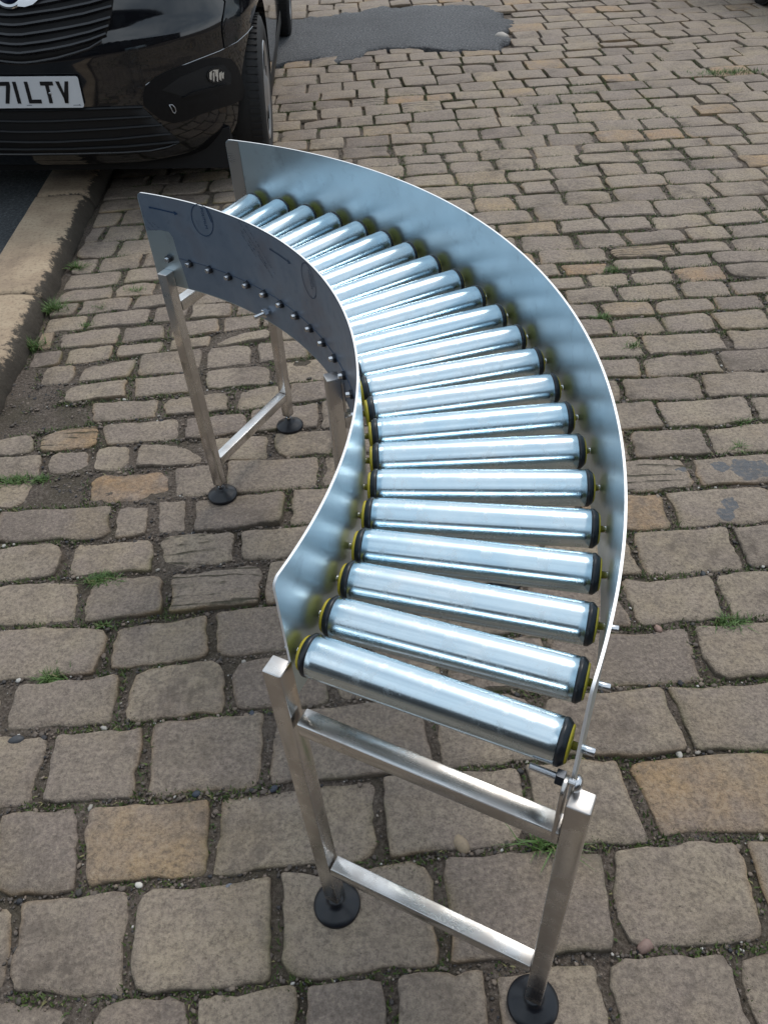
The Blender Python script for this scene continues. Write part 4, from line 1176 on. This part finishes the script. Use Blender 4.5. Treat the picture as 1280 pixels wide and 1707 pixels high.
for ln_ in ([(0,91),(30,91),(60,88),(90,83),(120,77),(150,69),(178,58)], [(0,76),(40,75),(80,70),(115,63),(150,55),(182,44)], [(0,60),(40,59),(80,53),(120,46),(150,40),(185,30)],
            [(0,45),(40,42),(100,32),(140,25),(187,12)], [(0,29),(40,26),(100,17),(150,7),(188,-4)], [(0,12),(60,9),(100,1),(150,-8),(189,-20)], [(0,-6),(60,-8),(110,-17),(190,-38)]):
    bar('grille_slat', ln_, .002, .014, .016, M['slat'], vr, wave=.0022)
bar('grille_surround', [(0,106),(30,106),(60,103),(95,97),(125,89),(150,81),(170,69)], .001, .010, .006, M['slat'], vr)
sym_patch('lower_grille', [(0,181),(80,181),(160,179),(235,176),(250,190),(268,207),(285,222),(300,233),(290,243),(270,250),(200,256),(100,258),(0,258)], .003, M['void'], vr)
for ln_ in ([(0,183),(90,183),(238,178)], [(0,202),(90,201),(180,197),(252,193)], [(0,219),(100,218),(190,213),(270,207)], [(0,236),(100,235),(190,231),(284,222)], [(0,247),(120,246),(210,242),(298,234)]):
    bar('grille_slat', ln_, .002, .008, .010, M['slat2'], vr)
bar('chin_strip', [(0,255),(120,254),(200,252),(250,249),(280,243),(298,236)], .003, .005, .006, M['slat'], vr)
# fog lamp recess panels, right side as seen plus the mirrored one
fog = patch('fog_lamp_housing', [(243,143),(258,129),(276,119),(300,110),(340,98),(364,95),(385,98),(396,112),(404,135),(408,152),(402,166),(385,175),(362,181),(335,190),(312,200),(290,205),(270,200),(252,187),(240,176),(238,158)], .004, M['trim'], vr)
patch('housing_recess', [(270,150),(300,128),(345,110),(372,108),(384,124),(384,140),(350,148),(305,160)], .0055, M['void'], fog)
patch('housing_blade', [(303,162),(320,152),(345,146),(374,139),(376,143),(345,153)], .014, M['trim'], fog)
lamp = patch('fog_lamp', [(358+14.5*math.cos(a), 125+13.5*math.sin(a)) for a in [2*math.pi*i/24 for i in range(24)]], .010, M['glass'], vr, rings=5)
for (dx, dy, w_, h_) in ((-9,0,2.2,8), (-4,2,1.6,9), (1,-3,2.5,6), (2,5,1.5,6), (7,1,2.3,8), (11,0,1.8,6), (-1,-8,5,1.8)):
    patch('lamp_facet', [(358+dx-w_, 125+dy-h_*.6), (358+dx+w_, 125+dy-h_), (358+dx+w_*.6, 125+dy+h_), (358+dx-w_*.8, 125+dy+h_*.7)], .0115, M['lens'], lamp, rings=2, n_=12, thick=False)
mb = MB(); P = [on_van(287+q[0], 180+q[1], .007) for q in ((-5,-6),(0,-6),(4,-2),(6,4),(4,8),(1,6),(-2,0),(-5,-6))]
mb.tube(P, .0022, 6); mb.build('towing_eye_cover', M['hub'], vr)
bar('bumper_seam', [(243,142),(265,126),(292,114),(330,99),(366,85),(395,70),(412,55),(421,44)], .0, .0022, .0022, M['hub'], vr, both=False)
hl = patch('headlamp', [(384,0),(376,22),(370,42),(371,60),(374,80),(384,74),(396,66),(402,40),(398,10),(392,-40),(330,-60),(360,-20)], .005, M['glass'], vr)
patch('headlamp_reflector', [(376,30),(372,45),(374,62),(384,66),(392,52),(389,38)], .0065, M['slat'], hl, rings=3, n_=20)
# badge
bc = on_van(-2, -14, .02); nb = (lift(Vector((bc.x, van.yf(bc.x, bc.z), bc.z)), 1)-lift(Vector((bc.x, van.yf(bc.x, bc.z), bc.z)), 0)).normalized()
Qb = Matrix.Translation(Vector((0, van.yf(0, bc.z)-.012, bc.z))) @ Vector((0, 0, 1)).rotation_difference(nb).to_matrix().to_4x4()
mb = MB(); mb.lathe([(.046, 0), (.050, .004), (.058, .006), (.064, .003), (.066, -.004)], 48, Qb, cap=False); bd = mb.build('badge', M['chrome'], vr)
mb = MB(); mb.lathe([(.048, .0005), (.02, .002), (.001, .0022)], 40, Qb); mb.build('badge_disc', M['badge'], bd)
patch('badge_wing', [(34,0),(33,12),(45,13),(58,9),(66,2),(72,-8),(60,-16),(36,-12)], .022, M['chrome'], vr, rings=4, n_=30)
# number plate
pr_t, pr_b = on_van(128, 124, 0), on_van(147, 177, 0)
zc_ = (pr_t.z+pr_b.z)/2; xr_ = (pr_t.x+pr_b.x)/2; PH = 0.114
pl = empty('x'); bpy.data.objects.remove(pl)
yb_ = van.yf(0.2, zc_)-0.022
mb = MB(); n_ = 6; rr = .010; out_ = []
for cx_, cz_, a0_ in ((xr_-rr, PH/2-rr, 0), (xr_-.52+rr, PH/2-rr, 90), (xr_-.52+rr, -PH/2+rr, 180), (xr_-rr, -PH/2+rr, 270)):
    for i in range(n_+1):
        a = R(a0_+90*i/n_); out_.append((cx_+rr*math.cos(a), cz_+rr*math.sin(a)))
N_ = len(out_); vs = [(x, yb_+q, zc_+z) for q in (0, .004) for x, z in out_]
mb.add(vs, [tuple(range(N_)), tuple(range(N_, 2*N_))[::-1]]+[(i, (i+1) % N_, N_+(i+1) % N_, N_+i) for i in range(N_)])
plate = mb.build('number_plate', M['platew'], vr); recalc(plate)
mb = MB(); mb.box((xr_-.26, yb_+.014, zc_), (.50, .018, .10)); mb.build('plate_mount', M['trim'], vr)
def glyph(polys, name):
    mb = MB()
    for P in polys:
        m_ = len(P); vs = [(xr_-x, yb_-q, zc_+z) for q in (.0015, 0) for x, z in P]
        mb.add(vs, [tuple(range(m_)), tuple(range(m_, 2*m_))[::-1]]+[(i, (i+1) % m_, m_+(i+1) % m_, m_+i) for i in range(m_)])
    o = mb.build(name, M['ptext'], plate); recalc(o)
h_ = .0395; s_ = .014
def rect(x0, x1, z0, z1): return [(x0, z0), (x1, z0), (x1, z1), (x0, z1)]
# x counts leftwards from the plate's right edge
glyph([[(.040+0, h_), (.040+s_, h_), (.065+.007, -h_+s_*1.2), (.065+.007, -h_), (.065-.007, -h_)], [(.090, h_), (.090-s_, h_), (.065-.007, -h_), (.065+.007, -h_), (.065+.007, -h_+s_*1.2)]], 'letter')
glyph([rect(.101, .151, h_-s_, h_), rect(.119, .133, -h_, h_-s_)], 'letter')
glyph([rect(.198, .212, -h_, h_), rect(.162, .198, -h_, -h_+s_)], 'letter')
glyph([rect(.243, .257, -h_, h_)], 'digit')
glyph([rect(.268, .318, h_-s_, h_), [(.268, h_-s_), (.284, h_-s_), (.305, -h_), (.290, -h_)]], 'digit')
mb = MB(); mb.lathe([(.0045, 0), (.0045, .002), (.002, .0035)], 10, Matrix.Translation((xr_-.122, yb_-.001, zc_-.003)) @ Matrix.Rotation(math.pi/2, 4, 'X')); mb.build('plate_screw', M['chrome'], plate)
mb = MB()
for (a, b, z_) in ((.205, .224, -.0465), (.012, .040, -.0475), (.016, .020, -.0455)):
    x_ = a
    while x_ < b: mb.box((xr_-x_, yb_-.0004, zc_+z_), (.0014, .0006, .0022)); x_ += .0023
mb.build('plate_small_print', M['ink2'], plate)

# the second vehicle: only the tyre edge shows at the upper right corner
ce = ground(1273, 14); r2 = build_van('parked_car', (ce.x+0.905, ce.y-0.50, 0), 0, 0, M['silver'])
tag(r2, 'grey parked vehicle of which only a black tyre edge shows at the upper right corner', 'car')

# ------------------------------------------------------------------ stone building behind the photographer
bl = empty('stone_building', (0, -6.4, 0)); tag(bl, 'dark stone mill building with sash windows across the street behind the photographer', 'building')
M['wall'] = plain('soot_stained_stone', (0.035, 0.032, 0.03), 0.9, 6, 0.5, .01)
M['slate'] = plain('roof_slate', (0.05, 0.053, 0.06), 0.7, 8, 0.4, .01)
mb = MB(); mb.box((0, -3, 2.5), (24, 5.6, 5.0)); mb.build('wall', M['wall'], bl, bevel=.02)
mb = MB(); vs = [(-12.3, .2, 5.0), (12.3, .2, 5.0), (12.3, -3, 6.4), (-12.3, -3, 6.4), (12.3, -6.2, 5.0), (-12.3, -6.2, 5.0)]
mb.add(vs, [(0, 1, 2, 3), (3, 2, 4, 5), (0, 3, 5), (1, 4, 2), (0, 5, 4, 1)]); mb.build('roof', M['slate'], bl)
for fl in (0, 1):
    for i in range(8):
        if fl == 0 and i == 4: continue
        x = -10.5+3*i; z = 1.5+2.4*fl
        mb = MB(); mb.box((x, -.17, z), (1.3, .06, 1.7))
        for dx in (-.63, .63): mb.box((x+dx, -.14, z), (.07, .10, 1.7))
        for dz in (-.82, 0, .82): mb.box((x, -.13, z+dz), (1.3, .09, .06))
        w_ = mb.build('window', M['wall'], bl)
        mb = MB(); mb.box((x, -.12, z+.41), (1.18, .03, .74)); mb.box((x, -.12, z-.41), (1.18, .03, .74)); mb.build('pane', M['glass'], w_)
mb = MB(); mb.box((1.5, -.15, 1.15), (1.2, .12, 2.3)); mb.build('door', M['trim'], bl, bevel=.01)
